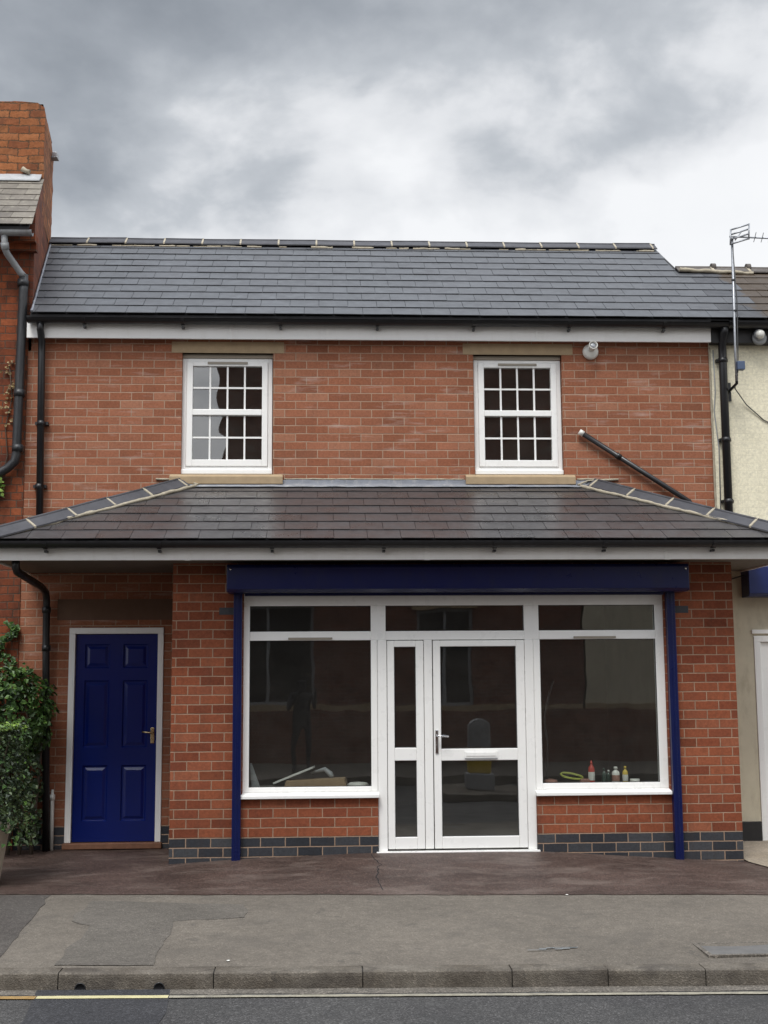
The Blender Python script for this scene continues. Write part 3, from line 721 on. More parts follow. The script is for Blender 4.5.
# ------------------------------------------------------------------ shopfront
sf = thing_part('shopfront', B, (0, 0, 0)); Y0, Y1 = -1.0, -.925
mb = MB()
mb.box(-.775, 3.18, Y0, Y1, 2.207, 2.40)                        # head
mb.box(-.775, -.718, Y0, Y1, .50, 2.207); mb.box(3.10, 3.18, Y0, Y1, .50, 2.207)
mb.box(.409, .548, Y0, Y1, 1.885, 2.207); mb.box(1.852, 1.992, Y0, Y1, 1.885, 2.207)
mb.box(-.718, .409, Y0, Y1, 1.885, 1.968); mb.box(.548, 1.852, Y0, Y1, 1.885, 1.968); mb.box(1.992, 3.10, Y0, Y1, 1.885, 1.968)
mb.box(.409, .468, Y0, Y1, .50, 1.885); mb.box(1.934, 1.998, Y0, Y1, .50, 1.885)
mb.box(-.718, .409, Y0, Y1, .50, .546); mb.box(1.998, 3.10, Y0, Y1, .50, .556)
mb.box(.470, .555, Y0 - .012, Y1 + .01, -.035, 1.884); mb.box(1.850, 1.932, Y0 - .012, Y1 + .01, -.035, 1.884)
mb.box(.903, .980, Y0 - .010, Y1 + .01, -.02, 1.884)
mb.build('frame', 'upvc', sf, .005)
for a, b in ((-.785, .478), (1.924, 3.188)):
    mb = MB(); mb.prism([(PY - .045, .449), (Y1, .449), (Y1, .499), (Y0 - .004, .499), (PY - .045, .478)], 'x', a, b); mb.build('window_sill', 'upvc', sf, .004)
mb = MB(); mb.box(.45, 1.952, PY - .02, Y1, -.075, -.036); mb.build('threshold', 'upvc', sf, .004)
mb = MB(); lumpy(mb, [(.46, PY - .02, -.066), (1.94, PY - .02, -.070)], .016, 21); mb.build('threshold_mortar', 'cement', sf, fixn=True)
g = lambda a, b, c, d, nm='pane', par=sf: MB().box(a - .004, b + .004, -.972, -.966, c - .004, d + .004).build(nm, 'glass', par)
g(-.718, .409, .546, 1.885); g(-.718, .409, 1.968, 2.207); g(.548, 1.852, 1.968, 2.207); g(1.998, 3.10, .556, 1.885); g(1.992, 3.10, 1.968, 2.207)
for a, b in ((-.36, .05), (2.32, 2.72)):
    MB().box(a, b, Y0 - .018, Y0 + .001, 1.893, 1.912).build('trickle_vent', 'vent', sf, .002)
# gasket lines
def gasket(par, rects):
    k = MB()
    for a, b, c, d in rects:
        y0_, y1_ = -.985, -.973; t = .005
        k.box(a, a + t, y0_, y1_, c, d); k.box(b - t, b, y0_, y1_, c, d); k.box(a + t, b - t, y0_, y1_, c, c + t); k.box(a + t, b - t, y0_, y1_, d - t, d)
    k.build('gasket', 'rubber', par)
gasket(sf, [(-.718, .409, .546, 1.885), (-.718, .409, 1.968, 2.207), (.548, 1.852, 1.968, 2.207), (1.998, 3.10, .556, 1.885), (1.992, 3.10, 1.968, 2.207)])
# glazed door and its side leaf
dr = thing_part('shop_door', B, (0, 0, 0))
def leaf(par, a, b, zb, zt, gx0, gx1, holes_):
    k = MB(); y0_, y1_ = -1.020, -.95
    zs = [zb]
    k.box(a, gx0, y0_, y1_, zb, zt); k.box(gx1, b, y0_, y1_, zb, zt)
    edges = [zb] + [q for h in holes_ for q in h] + [zt]
    for i in range(0, len(edges), 2): k.box(gx0, gx1, y0_, y1_, edges[i], edges[i + 1])
    k.build('leaf_frame', 'upvc', par, .006)
    for lo, hi in holes_: MB().box(gx0 - .004, gx1 + .004, -.984, -.978, lo - .004, hi + .004).build('pane', 'glass', par)
    k = MB(); t = .006
    for c, d in holes_:
        k.box(gx0, gx0 + t, -1.0, -.985, c, d); k.box(gx1 - t, gx1, -1.0, -.985, c, d); k.box(gx0 + t, gx1 - t, -1.0, -.985, c, c + t); k.box(gx0 + t, gx1 - t, -1.0, -.985, d - t, d)
    k.build('gasket', 'rubber', par)
leaf(dr, .988, 1.846, -.018, 1.878, 1.056, 1.767, [(.088, .772), (.880, 1.822)])
sd = thing_part('side_leaf', B, (0, 0, 0))
leaf(sd, .560, .898, -.018, 1.878, .624, .826, [(.088, .776), (.893, 1.820)])
hd = MB(); hd.box(1.000, 1.030, -1.032, -1.019, .84, 1.055); hd.build('handle_plate', 'chrome', dr, .005)
hd = MB(); hd.tube([(1.015, -1.03, 1.0), (1.015, -1.075, 1.0), (1.025, -1.085, 1.0), (1.12, -1.085, .997)], .009, 10); MB().tube([(1.015, -1.031, .91), (1.015, -1.038, .91)], .010, 12).build('keyhole', 'chrome', dr, fixn=True)
hd.build('handle', 'chrome', dr, fixn=True)
hd = MB(); hd.box(1.27, 1.58, -1.029, -1.0195, .795, .858); hd.box(1.285, 1.565, -1.034, -1.029, .812, .848); hd.build('letter_plate', 'chrome' if 0 else 'upvc', dr, .003)
MB().box(1.275, 1.575, -1.031, -1.0195, .784, .794).build('letter_plate_lip', 'pipe_grey', dr)

# shutter
st = thing_part('roller_shutter', B, (0, 0, 0))
mb = MB(); mb.prism([(PY - .002, 2.318), (-1.26, 2.318), (-1.30, 2.345), (-1.30, 2.545), (-1.285, 2.570), (PY - .002, 2.570)], 'x', -.912, 3.355)
mb.build('shutter_box', 'blue', st, .003)
mb = MB(); mb.box(-.915, -.909, -1.296, PY - .002, 2.325, 2.566); mb.box(3.352, 3.358, -1.296, PY - .002, 2.325, 2.566)
mb.box(-.90, 3.34, -1.303, -1.298, 2.532, 2.545)
mb.build_each('shutter_end_plate', 'blue', st, .002)
mb = MB(); mb.box(-.76, 3.17, -1.095, -1.06, 2.295, 2.319); mb.build('bottom_lath', 'blue', st, .003)
for a in (-.862, 3.192):
    mb = MB(); b_ = a + .078; zb_ = zg(a, -1.06) - .02
    mb.box(a, b_, -1.105, -1.095, zb_, 2.318); mb.box(a, a + .006, -1.095, PY - .001, zb_, 2.318); mb.box(b_ - .006, b_, -1.095, PY - .001, zb_, 2.318)
    mb.box(a + .03, a + .05, -1.109, -1.105, zb_, 2.30)
    mb.build('guide_rail', 'blue', st, .002)
# bolts on the box ends
for x in (-.88, 3.325):
    mb = MB(); mb.lathe([(.010, 0), (.010, .006), (.004, .009)], (x, -1.303, 2.525), 10, Matrix.Rotation(R(90), 3, 'X')); mb.build('bolt', 'chrome', st)

# ------------------------------------------------------------------ blue door in the porch
bd = thing_part('blue_door', B, (0, 0, 0))
mb = MB(); yA, yB = -.012, .09
mb.box(-2.573, -2.512, yA, yB, -.05, 1.992); mb.box(-1.692, -1.634, yA, yB, -.05, 1.992); mb.box(-2.573, -1.634, yA, yB, 1.992, 2.052)
mb.build('door_frame', 'fascia', bd, .004)
def panel_leaf(a, b, zb, zt, panels, y, th):
    xs = sorted({a, b, *[p[0] for p in panels], *[p[1] for p in panels]}); zs = sorted({zb, zt, *[p[2] for p in panels], *[p[3] for p in panels]})
    k = MB()
    for i in range(len(xs) - 1):
        for j in range(len(zs) - 1):
            c = (xs[i], xs[i + 1], zs[j], zs[j + 1])
            if any(abs(p[0] - c[0]) < 1e-6 and abs(p[2] - c[2]) < 1e-6 and abs(p[1] - c[1]) < 1e-6 for p in panels): continue
            k.add([(c[0], y, c[2]), (c[1], y, c[2]), (c[1], y, c[3]), (c[0], y, c[3])], [(0, 1, 2, 3)])
    for p in panels:
        rings = []
        for ins, dy in ((0, 0), (.006, .0), (.018, .014), (.030, .014), (.055, .003)):
            rings.append([(p[0] + ins, y + dy, p[2] + ins), (p[1] - ins, y + dy, p[2] + ins), (p[1] - ins, y + dy, p[3] - ins), (p[0] + ins, y + dy, p[3] - ins)])
        vs = [v for r_ in rings for v in r_]
        fs = [(4 * r_ + q, 4 * r_ + (q + 1) % 4, 4 * r_ + 4 + (q + 1) % 4, 4 * r_ + 4 + q) for r_ in range(4) for q in range(4)] + [(16, 17, 18, 19)]
        k.add(vs, fs)
    k.add([(a, y, zb), (b, y, zb), (b, y, zt), (a, y, zt), (a, y + th, zb), (b, y + th, zb), (b, y + th, zt), (a, y + th, zt)], [(7, 6, 5, 4), (0, 4, 5, 1), (1, 5, 6, 2), (2, 6, 7, 3), (3, 7, 4, 0)])
    return k
ps = []
for (c, d) in ((-2.425, -2.165), (-2.045, -1.785)):
    ps += [(c, d, 1.645, 1.895), (c, d, .86, 1.535), (c, d, .145, .70)]
panel_leaf(-2.508, -1.696, -.045, 1.988, ps, .022, .045).build('door_leaf', 'bluedoor', bd)
mb = MB(); mb.box(-2.585, -1.62, -.06, .09, -.108, -.052); mb.build('door_step', 'step', bd, .006)
mb = MB(); mb.box(-1.752, -1.715, .008, .023, .905, 1.06); mb.build('handle_plate', 'brass', bd, .004)
mb = MB(); mb.tube([(-1.733, .01, 1.01), (-1.733, -.035, 1.01), (-1.745, -.042, 1.012), (-1.83, -.040, 1.018)], .009, 10); mb.build('handle', 'brass', bd, fixn=True)
mb = MB(); mb.box(-2.70, -1.48, -.002, .05, 2.13, 2.34); mb.build('door_lintel', plain('brown_lintel', (.15, .085, .055), .9, .2, 8), B)

# small fixed pipes on the wall
mb = MB(); a, b = Vector((2.66, -.05, 4.045)), Vector((3.76, -.05, 3.33))
mb.tube([a, b, b + Vector((.06, -.0, -.10))], .027, 14); d = (b - a).normalized(); mb.tube([a + d * .42, a + d * .47], .033, 14)
wp = mb.build('waste_pipe', 'black', B, fixn=True); wp['label'] = 'black waste pipe running diagonally down the upper wall'
MB().tube([a - d * .035, a + d * .015], .030, 14).build('pipe_end', 'lampwhite', wp, fixn=True)
mb = MB(); mb.tube([(-2.685, -.045, -.16), (-2.690, -.045, .40), (-2.690, -.045, .47)], [.019, .019, .010], 10); mb.tube([(-2.690, -.045, .37), (-2.690, -.045, .42)], .026, 10)
vp = mb.build('vent_pipe', 'lampwhite', B, fixn=True); vp['label'] = 'short white pipe standing against the wall beside the blue door'

# ------------------------------------------------------------------ items behind the glass
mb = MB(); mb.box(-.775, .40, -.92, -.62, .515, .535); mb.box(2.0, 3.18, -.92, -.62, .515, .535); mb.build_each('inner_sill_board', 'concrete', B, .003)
SZ = .536
def item(mb, name, mat, label, cat, group=None, **k): return tag(mb.build(name, mat, None, **k), label, cat, group)
M['card'] = plain('cardboard', (.30, .205, .12), .9, .2, 8); M['paper'] = plain('pale_board', (.62, .61, .57), .7, .1)
M['red'] = plain('red_plastic', (.50, .045, .025), .4); M['yellow'] = plain('yellow_plastic', (.62, .44, .05), .4); M['hose'] = plain('yellow_green_cable', (.42, .46, .08), .5)
M['green'] = plain('bottle_green', (.03, .06, .045), .25); M['pink'] = plain('pink_rag', (.34, .17, .13), .9, .3, 20)
mb = MB(); mb.hexa([(-.50, -.80, SZ + .02), (-.13, -.82, SZ + .165), (-.11, -.66, SZ + .165), (-.48, -.64, SZ + .02)], [(-.505, -.80, SZ + .036), (-.135, -.82, SZ + .181), (-.115, -.66, SZ + .181), (-.485, -.64, SZ + .036)])
item(mb, 'board_offcut', 'paper', 'white board leaning at a slant on the pile behind the left shop window', 'board', bevel=.002)
mb = MB(); mb.hexa([(-.40, -.86, SZ), (.18, -.88, SZ), (.20, -.68, SZ), (-.38, -.66, SZ)], [(-.38, -.86, SZ + .055), (.16, -.88, SZ + .075), (.18, -.68, SZ + .075), (-.36, -.66, SZ + .055)])
item(mb, 'cardboard_box', 'card', 'flattened brown cardboard on the sill behind the left shop window', 'cardboard', bevel=.004)
mb = MB(); mb.tube([(-.15, -.70, SZ + .115), (-.02, -.72, SZ + .15), (.03, -.74, SZ + .11), (.05, -.76, SZ + .078)], [.010, .022, .026, .02], 10)
item(mb, 'rolled_paper', 'pipe_grey', 'crumpled grey roll on top of the brown cardboard behind the left window', 'paper roll', fixn=True)
mb = MB(); mb.lathe([(.09, 0), (.105, .012), (.08, .03), (.03, .036)], (.29, -.80, SZ), 20)
item(mb, 'dust_sheet', 'paper', 'small folded pale cloth at the right end of the left shop window sill', 'cloth')
mb = MB(); mb.hexa([(-.70, -.86, SZ), (-.62, -.86, SZ), (-.62, -.83, SZ), (-.70, -.83, SZ)], [(-.715, -.86, SZ + .22), (-.70, -.86, SZ + .22), (-.70, -.83, SZ + .22), (-.715, -.83, SZ + .22)])
item(mb, 'plasterboard_strip', 'pipe_grey', 'grey pointed offcut leaning in the far left corner of the left shop window', 'offcut')
mb = MB(); mb.lathe([(.05, 0), (.07, .01), (.06, .035), (.02, .045)], (2.10, -.84, SZ + .002), 12)
item(mb, 'work_glove', 'pink', 'small pinkish rag at the left end of the right window sill', 'rag')
mb = MB(); pts = []
for k in range(70):
    a = k / 69 * 2 * math.pi * 3.1; pts.append((2.31 + (.105 + .004 * math.sin(k)) * math.cos(a), -.80 + .06 * math.sin(a), SZ + .035 + .045 * (1 - math.cos(a + .9)) * .6 + .002 * k * .1))
mb.tube(pts, .0055, 8); item(mb, 'coiled_cable', 'hose', 'yellow-green cable coiled on the right window sill', 'cable', fixn=True)
mb = MB(); mb.box(2.38, 2.47, -.88, -.80, SZ, SZ + .045); item(mb, 'grey_block', 'pink', 'small dull block beside the yellow-green cable coil', 'block', bevel=.006)
def bottle(x, y, r, h, mat, name, label, cap=None, nozzle=False):
    t = thing(name, label, 'bottle', (x, y, SZ), 'bottles on the right window sill')
    k = MB().lathe([(r * .9, 0), (r, .006), (r, h * .62), (r * .85, h * .72), (r * .38, h * .80), (r * .36, h * .86)], (x, y, SZ), 20); k.build('bottle_body', mat, t)
    if r > .024: MB().lathe([(r + .0008, h * .15), (r + .0012, h * .16), (r + .0012, h * .5), (r + .0008, h * .51)], (x, y, SZ), 20).build('paper_label', 'paper' if mat != 'lampwhite' else 'pink', t)
    c = MB()
    if nozzle: c.lathe([(r * .42, h * .84), (r * .40, h * .9), (r * .12, h * 1.0)], (x, y, SZ), 14)
    else: c.lathe([(r * .5, h * .85), (r * .5, h * .98), (r * .42, h)], (x, y, SZ), 14)
    c.build('cap', cap or mat, t)
bottle(2.485, -.86, .030, .215, 'red', 'sealant_bottle', 'tall red bottle with a tapered nozzle, the reddest thing on the right window sill', nozzle=True)
bottle(2.61, -.83, .022, .14, 'green', 'drink_bottle', 'small dark green bottle between the red and the white bottle')
bottle(2.66, -.80, .022, .12, 'green', 'drink_bottle', 'short dark green bottle tucked against the left of the white bottle', 'lampwhite')
bottle(2.715, -.86, .036, .155, 'lampwhite', 'glue_bottle', 'stout white bottle left of the yellow bottle on the sill')
bottle(2.805, -.86, .026, .16, 'yellow', 'glue_bottle', 'slim yellow bottle between the white bottle and the white tape roll', 'yellow')
mb = MB(); mb.lathe([(.02, 0), (.045, 0), (.045, .04), (.02, .04)], (2.90, -.84, SZ), 20); item(mb, 'tape_roll', 'lampwhite', 'low white tape roll to the right of the yellow bottle', 'tape')
mb = MB(); mb.box(2.97, 3.09, -.88, -.86, SZ, SZ + .02); mb.box(2.96, 3.09, -.90, -.80, SZ, SZ + .012); item(mb, 'spirit_level', 'alu', 'thin grey strip lying at the right end of the right window sill', 'tool')
# a length of cable hanging inside the right window
mb = MB(); mb.tube([(2.12, -.5, .54), (2.14, -.5, .9), (2.11, -.5, 1.15), (2.16, -.5, 1.35), (2.22, -.45, 1.5)], .012, 8)
item(mb, 'hanging_cable', 'rubber', 'dark cable hanging down inside the left part of the right shop window', 'cable', fixn=True)

# ------------------------------------------------------------------ lamps
def floodlight():
    t = thing('security_lamp', 'white round security lamp on the brick wall right of the right upstairs window', 'lamp', (2.78, 0, 4.93))
    rot = Matrix.Rotation(R(90), 3, 'X')
    MB().lathe([(.082, 0), (.085, .012), (.080, .035), (.060, .050), (.02, .054)], (2.78, -.002, 4.925), 26, rot).build('back_plate', 'lampwhite', t)
    rot2 = Matrix.Rotation(R(78), 3, 'X')
    MB().lathe([(.030, 0), (.034, .05), (.046, .085), (.047, .105), (.040, .107), (.036, .085)], (2.785, -.045, 4.945), 24, rot2).build('lamp_head', 'lampwhite', t)
    MB().lathe([(.036, .086), (.030, .094), (.01, .098)], (2.785, -.045, 4.945), 18, rot2).build('lens', 'alu', t)
floodlight()

# ------------------------------------------------------------------ left neighbour
L = thing('old_brick_house', 'old soot-stained orange brick house with a tall chimney at the left edge', 'building', (-6, 0, -.2))
mb = wall(-9.5, -3.072, -.4, 6.13, [(-7.6, -6.4, 3.4, 4.9), (-6.2, -5.2, -.2, 2.05), (-8.9, -7.3, .8, 2.2)], -.012, .2); mb.build('wall', 'oldbrick', L)
# side wall above the new roof, skewed like the party line
def skprism(ya, yb_, za, zb_a, zb_b, w=.3):
    k = MB(); a = (SK(ya), ya); b = (SK(yb_), yb_)
    k.hexa([(a[0] - w, a[1], za), (a[0], a[1], za), (b[0], b[1], za), (b[0] - w, b[1], za)], [(a[0] - w, a[1], zb_a), (a[0], a[1], zb_a), (b[0], b[1], zb_b), (b[0] - w, b[1], zb_b)]); return k
k = skprism(.0, .70, 4.9, 6.40, 6.98); k.build('gable_wall', 'sidebrick', L)
k = skprism(.70, 1.80, 4.9, 6.98, 7.0); k.build('gable_wall', 'sidebrick', L)
k = skprism(1.80, 4.2, 4.9, 6.6, 4.95); k.build('gable_wall', 'sidebrick', L)
k = MB(); k.box(-3.4, -3.06, -.30, .0, 5.60, 6.0) if 0 else None
# corbelled eaves course
k = MB(); k.box(-9.5, -3.0, -.09, -.012, 5.94, 6.02); k.box(-9.5, -3.0, -.16, -.012, 6.02, 6.10); k.build('eaves_course', 'oldbrick', L)
# roof
le = (-.42, 6.10); lr = (.72, 7.05); sl = Vector((0, lr[0] - le[0], lr[1] - le[1])); 
lro = MB().hexa([(-9.6, le[0] + .02, le[1] - .04), (SK(-.4) - .02, le[0] + .02, le[1] - .04), (SK(.7) - .02, lr[0], lr[1] - .04), (-9.6, lr[0], lr[1] - .04)],
                [(-9.6, le[0] + .02, le[1] - .012), (SK(-.4) - .02, le[0] + .02, le[1] - .012), (SK(.7) - .02, lr[0], lr[1] - .012), (-9.6, lr[0], lr[1] - .012)]).build('roof', 'underlay', L)
slates('slates', 'slate_leftn', lro, (-9.6, le[0], le[1]), (1, 0, 0), sl, 6.8, sl.length, w=.26, g=sl.length / 8, clips=[((SK(0) + .01, 0, 0), -skn)])
sl2 = Vector((0, 1.5, 1.25))
k = MB().hexa([(-9.6, .72, 7.03), (-4.3, .72, 7.03), (-4.3, 2.3, 8.3), (-9.6, 2.3, 8.3)], [(-9.6, .72, 7.06), (-4.3, .72, 7.06), (-4.3, 2.3, 8.33), (-9.6, 2.3, 8.33)]); k.build('upper_slope', 'slate_leftn', L)
k = MB().hexa([(-9.6, 2.3, 8.3), (-4.3, 2.3, 8.3), (-4.3, 5.0, 6.1), (-9.6, 5.0, 6.1)], [(-9.6, 2.3, 8.33), (-4.3, 2.3, 8.33), (-4.3, 5.0, 6.13), (-9.6, 5.0, 6.13)]); k.build('rear_slope', 'slate_leftn', L)
k = MB(); k.box(-9.5, -3.5, 4.7, 4.9, -.4, 6.2); k.box(-9.5, -9.3, .2, 4.7, -.4, 6.2); k.build_each('rear_wall', 'oldbrick', L)
# chimney with an uneven top
def chimney():
    k = MB(); ya, yb_ = .72, 1.85; xa = -3.135; xb = SK(yb_) + .005; W = -4.35
    nx, ny, nz = 14, 8, 14
    def P(i, j, z): 
        y = ya + (yb_ - ya) * j / ny; xr = xa + (xb - xa) * j / ny; return (W + (xr - W) * i / nx, y, z)
    top = lambda x, y: 7.955 + .02 * noise.noise(Vector((x * 5, y * 5, 0))) - (.06 if x > -3.22 else 0) * max(0, (x + 3.22) / .09)
    zs = frange(6.0, 1, 1)
    ring = [(i, 0) for i in range(nx)] + [(nx, j) for j in range(ny)] + [(nx - i, ny) for i in range(nx)] + [(0, ny - j) for j in range(ny)]
    vs = []; H = 26
    for h in range(H + 1):
        for (i, j) in ring:
            x, y, _ = P(i, j, 0); tz = top(x, y); z = 6.6 + (tz - 6.6) * h / H
            rough = .008 * noise.noise(Vector((x * 12, y * 12, z * 12)))
            wear = .03 * max(0, (z - 7.8) / .2) if i == nx else 0
            nrm = (1 if i == nx else -1 if i == 0 else 0, -1 if j == 0 else 1 if j == ny else 0)
            vs.append((x + nrm[0] * rough - wear, y + nrm[1] * rough, z))
    n = len(ring)
    fs = [(h * n + q, h * n + (q + 1) % n, (h + 1) * n + (q + 1) % n, (h + 1) * n + q) for h in range(H) for q in range(n)]
    fs.append(tuple(range(H * n, H * n + n)))
    k.add(vs, fs); return k
ch = chimney().build('chimney', 'chimbrick', L)
k = MB(); k.add([(-4.3, .76, 7.96), (-3.17, .76, 7.945), (-3.29, 1.8, 7.945), (-4.3, 1.8, 7.96), (-4.2, .9, 8.0), (-3.4, .9, 8.0), (-3.45, 1.7, 8.0), (-4.2, 1.7, 8.0)], [(0, 1, 5, 4), (1, 2, 6, 5), (2, 3, 7, 6), (3, 0, 4, 7), (4, 5, 6, 7)])
k.build('flaunching', 'pipe_old', ch)
k = MB(); k.box(-3.30, -3.17, 1.55, 1.66, 7.66, 7.672); k.box(-3.235, -3.175, 1.55, 1.66, 7.672, 7.73); k.build('flue_cowl', 'alu', ch, .004)
k = MB(); n = 30; vs = []
for i in range(n + 1):
    x = -4.4 + 1.25 * i / n; w = .012 * noise.noise(Vector((x * 8, 0, 0))); vs += [(x, .70, 7.10 + w), (x, .66, 7.045 + w), (x, .60, 6.985)]
k.add(vs, [(3 * i + j, 3 * i + 3 + j, 3 * i + 4 + j, 3 * i + 1 + j) for i in range(n) for j in (0, 1)], True); k.build('lead_flashing', 'leadpale', L, solid=.006, fixn=True)
k = MB(); lumpy(k, [(-3.36, .69, 7.15), (-3.28, .68, 7.11)], .03, 4); k.build('mortar', 'cement', L, fixn=True)
k = MB(); gutter(k, -9.5, -2.985, -.34, 6.03 + .03, .055); k.build('gutter', 'pipe_grey', L, fixn=True)
k = MB(); k.tube([(-3.27, -.33, 6.02), (-3.27, -.30, 5.90), (-3.26, -.24, 5.86), (-3.15, -.12, 5.70), (-3.112, -.10, 5.66)], .034, 12); k.tube([(-3.27, -.31, 5.95), (-3.268, -.28, 5.89)], .042, 12)
gp = k.build('downpipe', 'pipe_grey', L, fixn=True); gp['label'] = 'grey painted upper bend of the downpipe'
k = MB(); k.tube([(-3.118, -.09, 5.68), (-3.118, -.09, 5.5), (-3.135, -.09, 3.80), (-3.15, -.09, 3.73), (-3.22, -.09, 3.66), (-3.30, -.09, 3.61), (-3.9, -.09, 3.50)], .046, 14)
for z in (5.56, 4.4, 3.83): k.tube([(-3.125, -.09, z), (-3.125, -.09, z + .07)], .056, 14)
gp = k.build('downpipe', 'pipe_old', L, fixn=True); gp['label'] = 'long black iron downpipe bending left at its foot'
def simple_window(par, a, b, c, d, y):
    w = thing_part('window', par, (0, 0, 0)); k = MB(); t = .06
    k.box(a, a + t, y, y + .08, c, d); k.box(b - t, b, y, y + .08, c, d); k.box(a + t, b - t, y, y + .08, c, c + t); k.box(a + t, b - t, y, y + .08, d - t, d); k.box(a + t, b - t, y, y + .08, (c + d) / 2 - .025, (c + d) / 2 + .025)
    k.build('frame', 'upvc', w, .004); MB().box(a + t, b - t, y + .03, y + .036, c + t, d - t).build('pane', 'glass', w)
simple_window(L, -7.6, -6.4, 3.4, 4.9, .08); simple_window(L, -8.9, -7.3, .8, 2.2, .08)
MB().box(-6.19, -5.21, .08, .13, -.2, 2.04).build('door', 'blacktimber', L, .004)
k = MB(); k.box(-9.3, -3.3, 1.0, 1.1, -.3, 6.0); k.build('inner_partition', 'plaster', L)

# ------------------------------------------------------------------ right neighbour
Q = thing('cream_house', 'cream painted brick house with mossy slate roof and white door at the right edge', 'building', (7, 0, -.2))
wall(4.047, 10.5, 2.55, 5.12, [(6.6, 7.7, 3.5, 4.7)], -.010, .2).build('wall', 'cream', Q)
wall(4.047, 10.5, -.4, 2.55, [(4.385, 5.35, -.145, 1.94), (6.2, 9.2, .5, 2.1)], -.012, .2).build('lower_wall', 'render', Q)
k = MB(); k.box(3.95, 4.09, -.02, -.011, -.4, 2.6) if 0 else None
k = MB(); k.box(4.10, 4.378, -.045, -.012, -.16, .075); k.build('plinth', 'blacktimber', Q, .004)
k = MB(); k.box(4.05, 10.5, -.115, -.012, 5.005, 5.20); k.build('eaves_board', 'blacktimber', Q, .004)
k = MB(); gutter(k, 4.205, 10.5, -.185, 5.20, .066); k.build('gutter', 'black', Q, fixn=True)
nyr = 1.04; nzr = 5.225 + m * (nyr + .28)
nr_ = MB().hexa([(4.0, -.26, 5.19), (10.6, -.26, 5.19), (10.6, nyr, nzr - .03), (4.02, nyr, nzr - .03)], [(4.0, -.26, 5.205), (10.6, -.26, 5.205), (10.6, nyr, nzr - .018), (4.02, nyr, nzr - .018)]).build('roof', 'underlay', Q)
slates('slates', 'slate_old', nr_, (-3.6, y0, z0 - .001), (1, 0, 0), Vector((0, 1, m)), 14.1, VU * 7.19 / 11, g=VU / 11, x0=.05, keep=lambda r, a: a >= STEP(r))
k = MB().hexa([(4.02, nyr, nzr - .03), (10.6, nyr, nzr - .03), (10.6, 3.0, 5.1), (4.02, 3.0, 5.1)], [(4.02, nyr, nzr), (10.6, nyr, nzr), (10.6, 3.0, 5.13), (4.02, 3.0, 5.13)]); k.build('rear_slope', 'slate_old', Q)
k = MB(); k.box(4.047, 10.5, 2.7, 2.9, -.4, 5.2); k.box(10.3, 10.5, .2, 2.7, -.4, 5.2); k.box(4.3, 10.3, 1.6, 1.7, -.3, 5.1); k.build_each('rear_wall', 'sidebrick', Q)
k = MB(); mc = MB(); capped_line(k, mc, [(4.03, nyr, nzr), (10.55, nyr, nzr)], [(0, -.12, -.085), (0, .12, -.085)], (0, 0, 1), .03, .42, .03)
for xx in frange(4.45, 10.2, 14): k.tube([(xx, nyr, nzr + .03), (xx + .05, nyr, nzr + .03)], .055, 12)
rt2 = k.build('ridge_tiles', 'tile_old', Q); lumpy(mc, [(4.05, nyr - .11, nzr - .03), (4.9, nyr - .13, nzr - .07)], .022, 31); mc.build('mortar', 'cement', rt2, fixn=True)
# ragged pale mortar down the joint between the two fronts
k = MB(); lumpy(k, [(4.052, -.012, z) for z in frange(3.2, 4.98, 5)], .012, 8); k.build('joint_mortar', 'cement', Q, fixn=True)
k = MB(); k.tube([(4.09, -.02, 4.95), (4.095, -.022, 4.5), (4.075, -.02, 4.3), (4.11, -.02, 3.9), (4.10, -.02, 3.2)], .006, 6); k.build('wall_cable', 'pipe_grey', Q, fixn=True)
# white door at the far right
dd = thing_part('white_door', Q, (0, 0, 0)); k = MB(); k.box(4.388, 4.455, -.02, .09, -.14, 1.875); k.box(5.28, 5.348, -.02, .09, -.14, 1.875); k.box(4.388, 5.348, -.02, .09, 1.875, 1.937); k.build('door_frame', 'upvc', dd, .004)
k = MB(); k.box(4.458, 4.56, .01, .07, -.13, 1.872); k.box(5.18, 5.277, .01, .07, -.13, 1.872); k.box(4.56, 5.18, .01, .07, -.13, .25); k.box(4.56, 5.18, .01, .07, 1.76, 1.872); k.box(4.56, 5.18, .01, .07, .82, .92); k.build('leaf_frame', 'upvc', dd, .006)
MB().box(4.556, 5.184, .03, .036, .25, 1.76).build('pane', 'glass', dd)
k = MB(); k.box(4.37, 5.37, -.03, -.012, 1.96, 2.0); k.build('door_drip', 'fascia', Q, .003)
k = MB(); k.prism([(-.013, 2.33), (-.22, 2.33), (-.25, 2.36), (-.25, 2.63), (-.22, 2.66), (-.013, 2.66)], 'x', 4.285, 9.4); k.build('shutter_box', 'bluen', Q, .004)
simple_window(Q, 6.2, 9.2, .5, 2.1, .05); simple_window(Q, 6.6, 7.7, 3.5, 4.7, .08)
k = MB(); k.tube([(3.86, -.02, 2.52), (4.1, -.05, 2.50), (4.3, -.10, 2.56), (4.6, -.12, 2.60)], .007, 6); k.build('wall_cable', 'rubber', Q, fixn=True)

t = thing('bulkhead_lamp', 'round chrome-rimmed lamp on the black board under the mossy roof', 'lamp', (4.54, -.12, 5.07)); rot = Matrix.Rotation(R(90), 3, 'X')
MB().lathe([(.060, 0), (.062, .03), (.055, .06)], (4.545, -.117, 5.082), 24, rot).build('rim', 'alu', t)
MB().lathe([(.050, .055), (.046, .085), (.03, .105), (.008, .112)], (4.545, -.117, 5.082), 24, rot).build('globe', 'lampwhite', t)
mb = MB(); mb.lathe([(.075, 0), (.078, .02), (.06, .035)], (4.555, -.117, 5.055), 20, rot); mb.build('back_plate', 'pipe_grey', t)

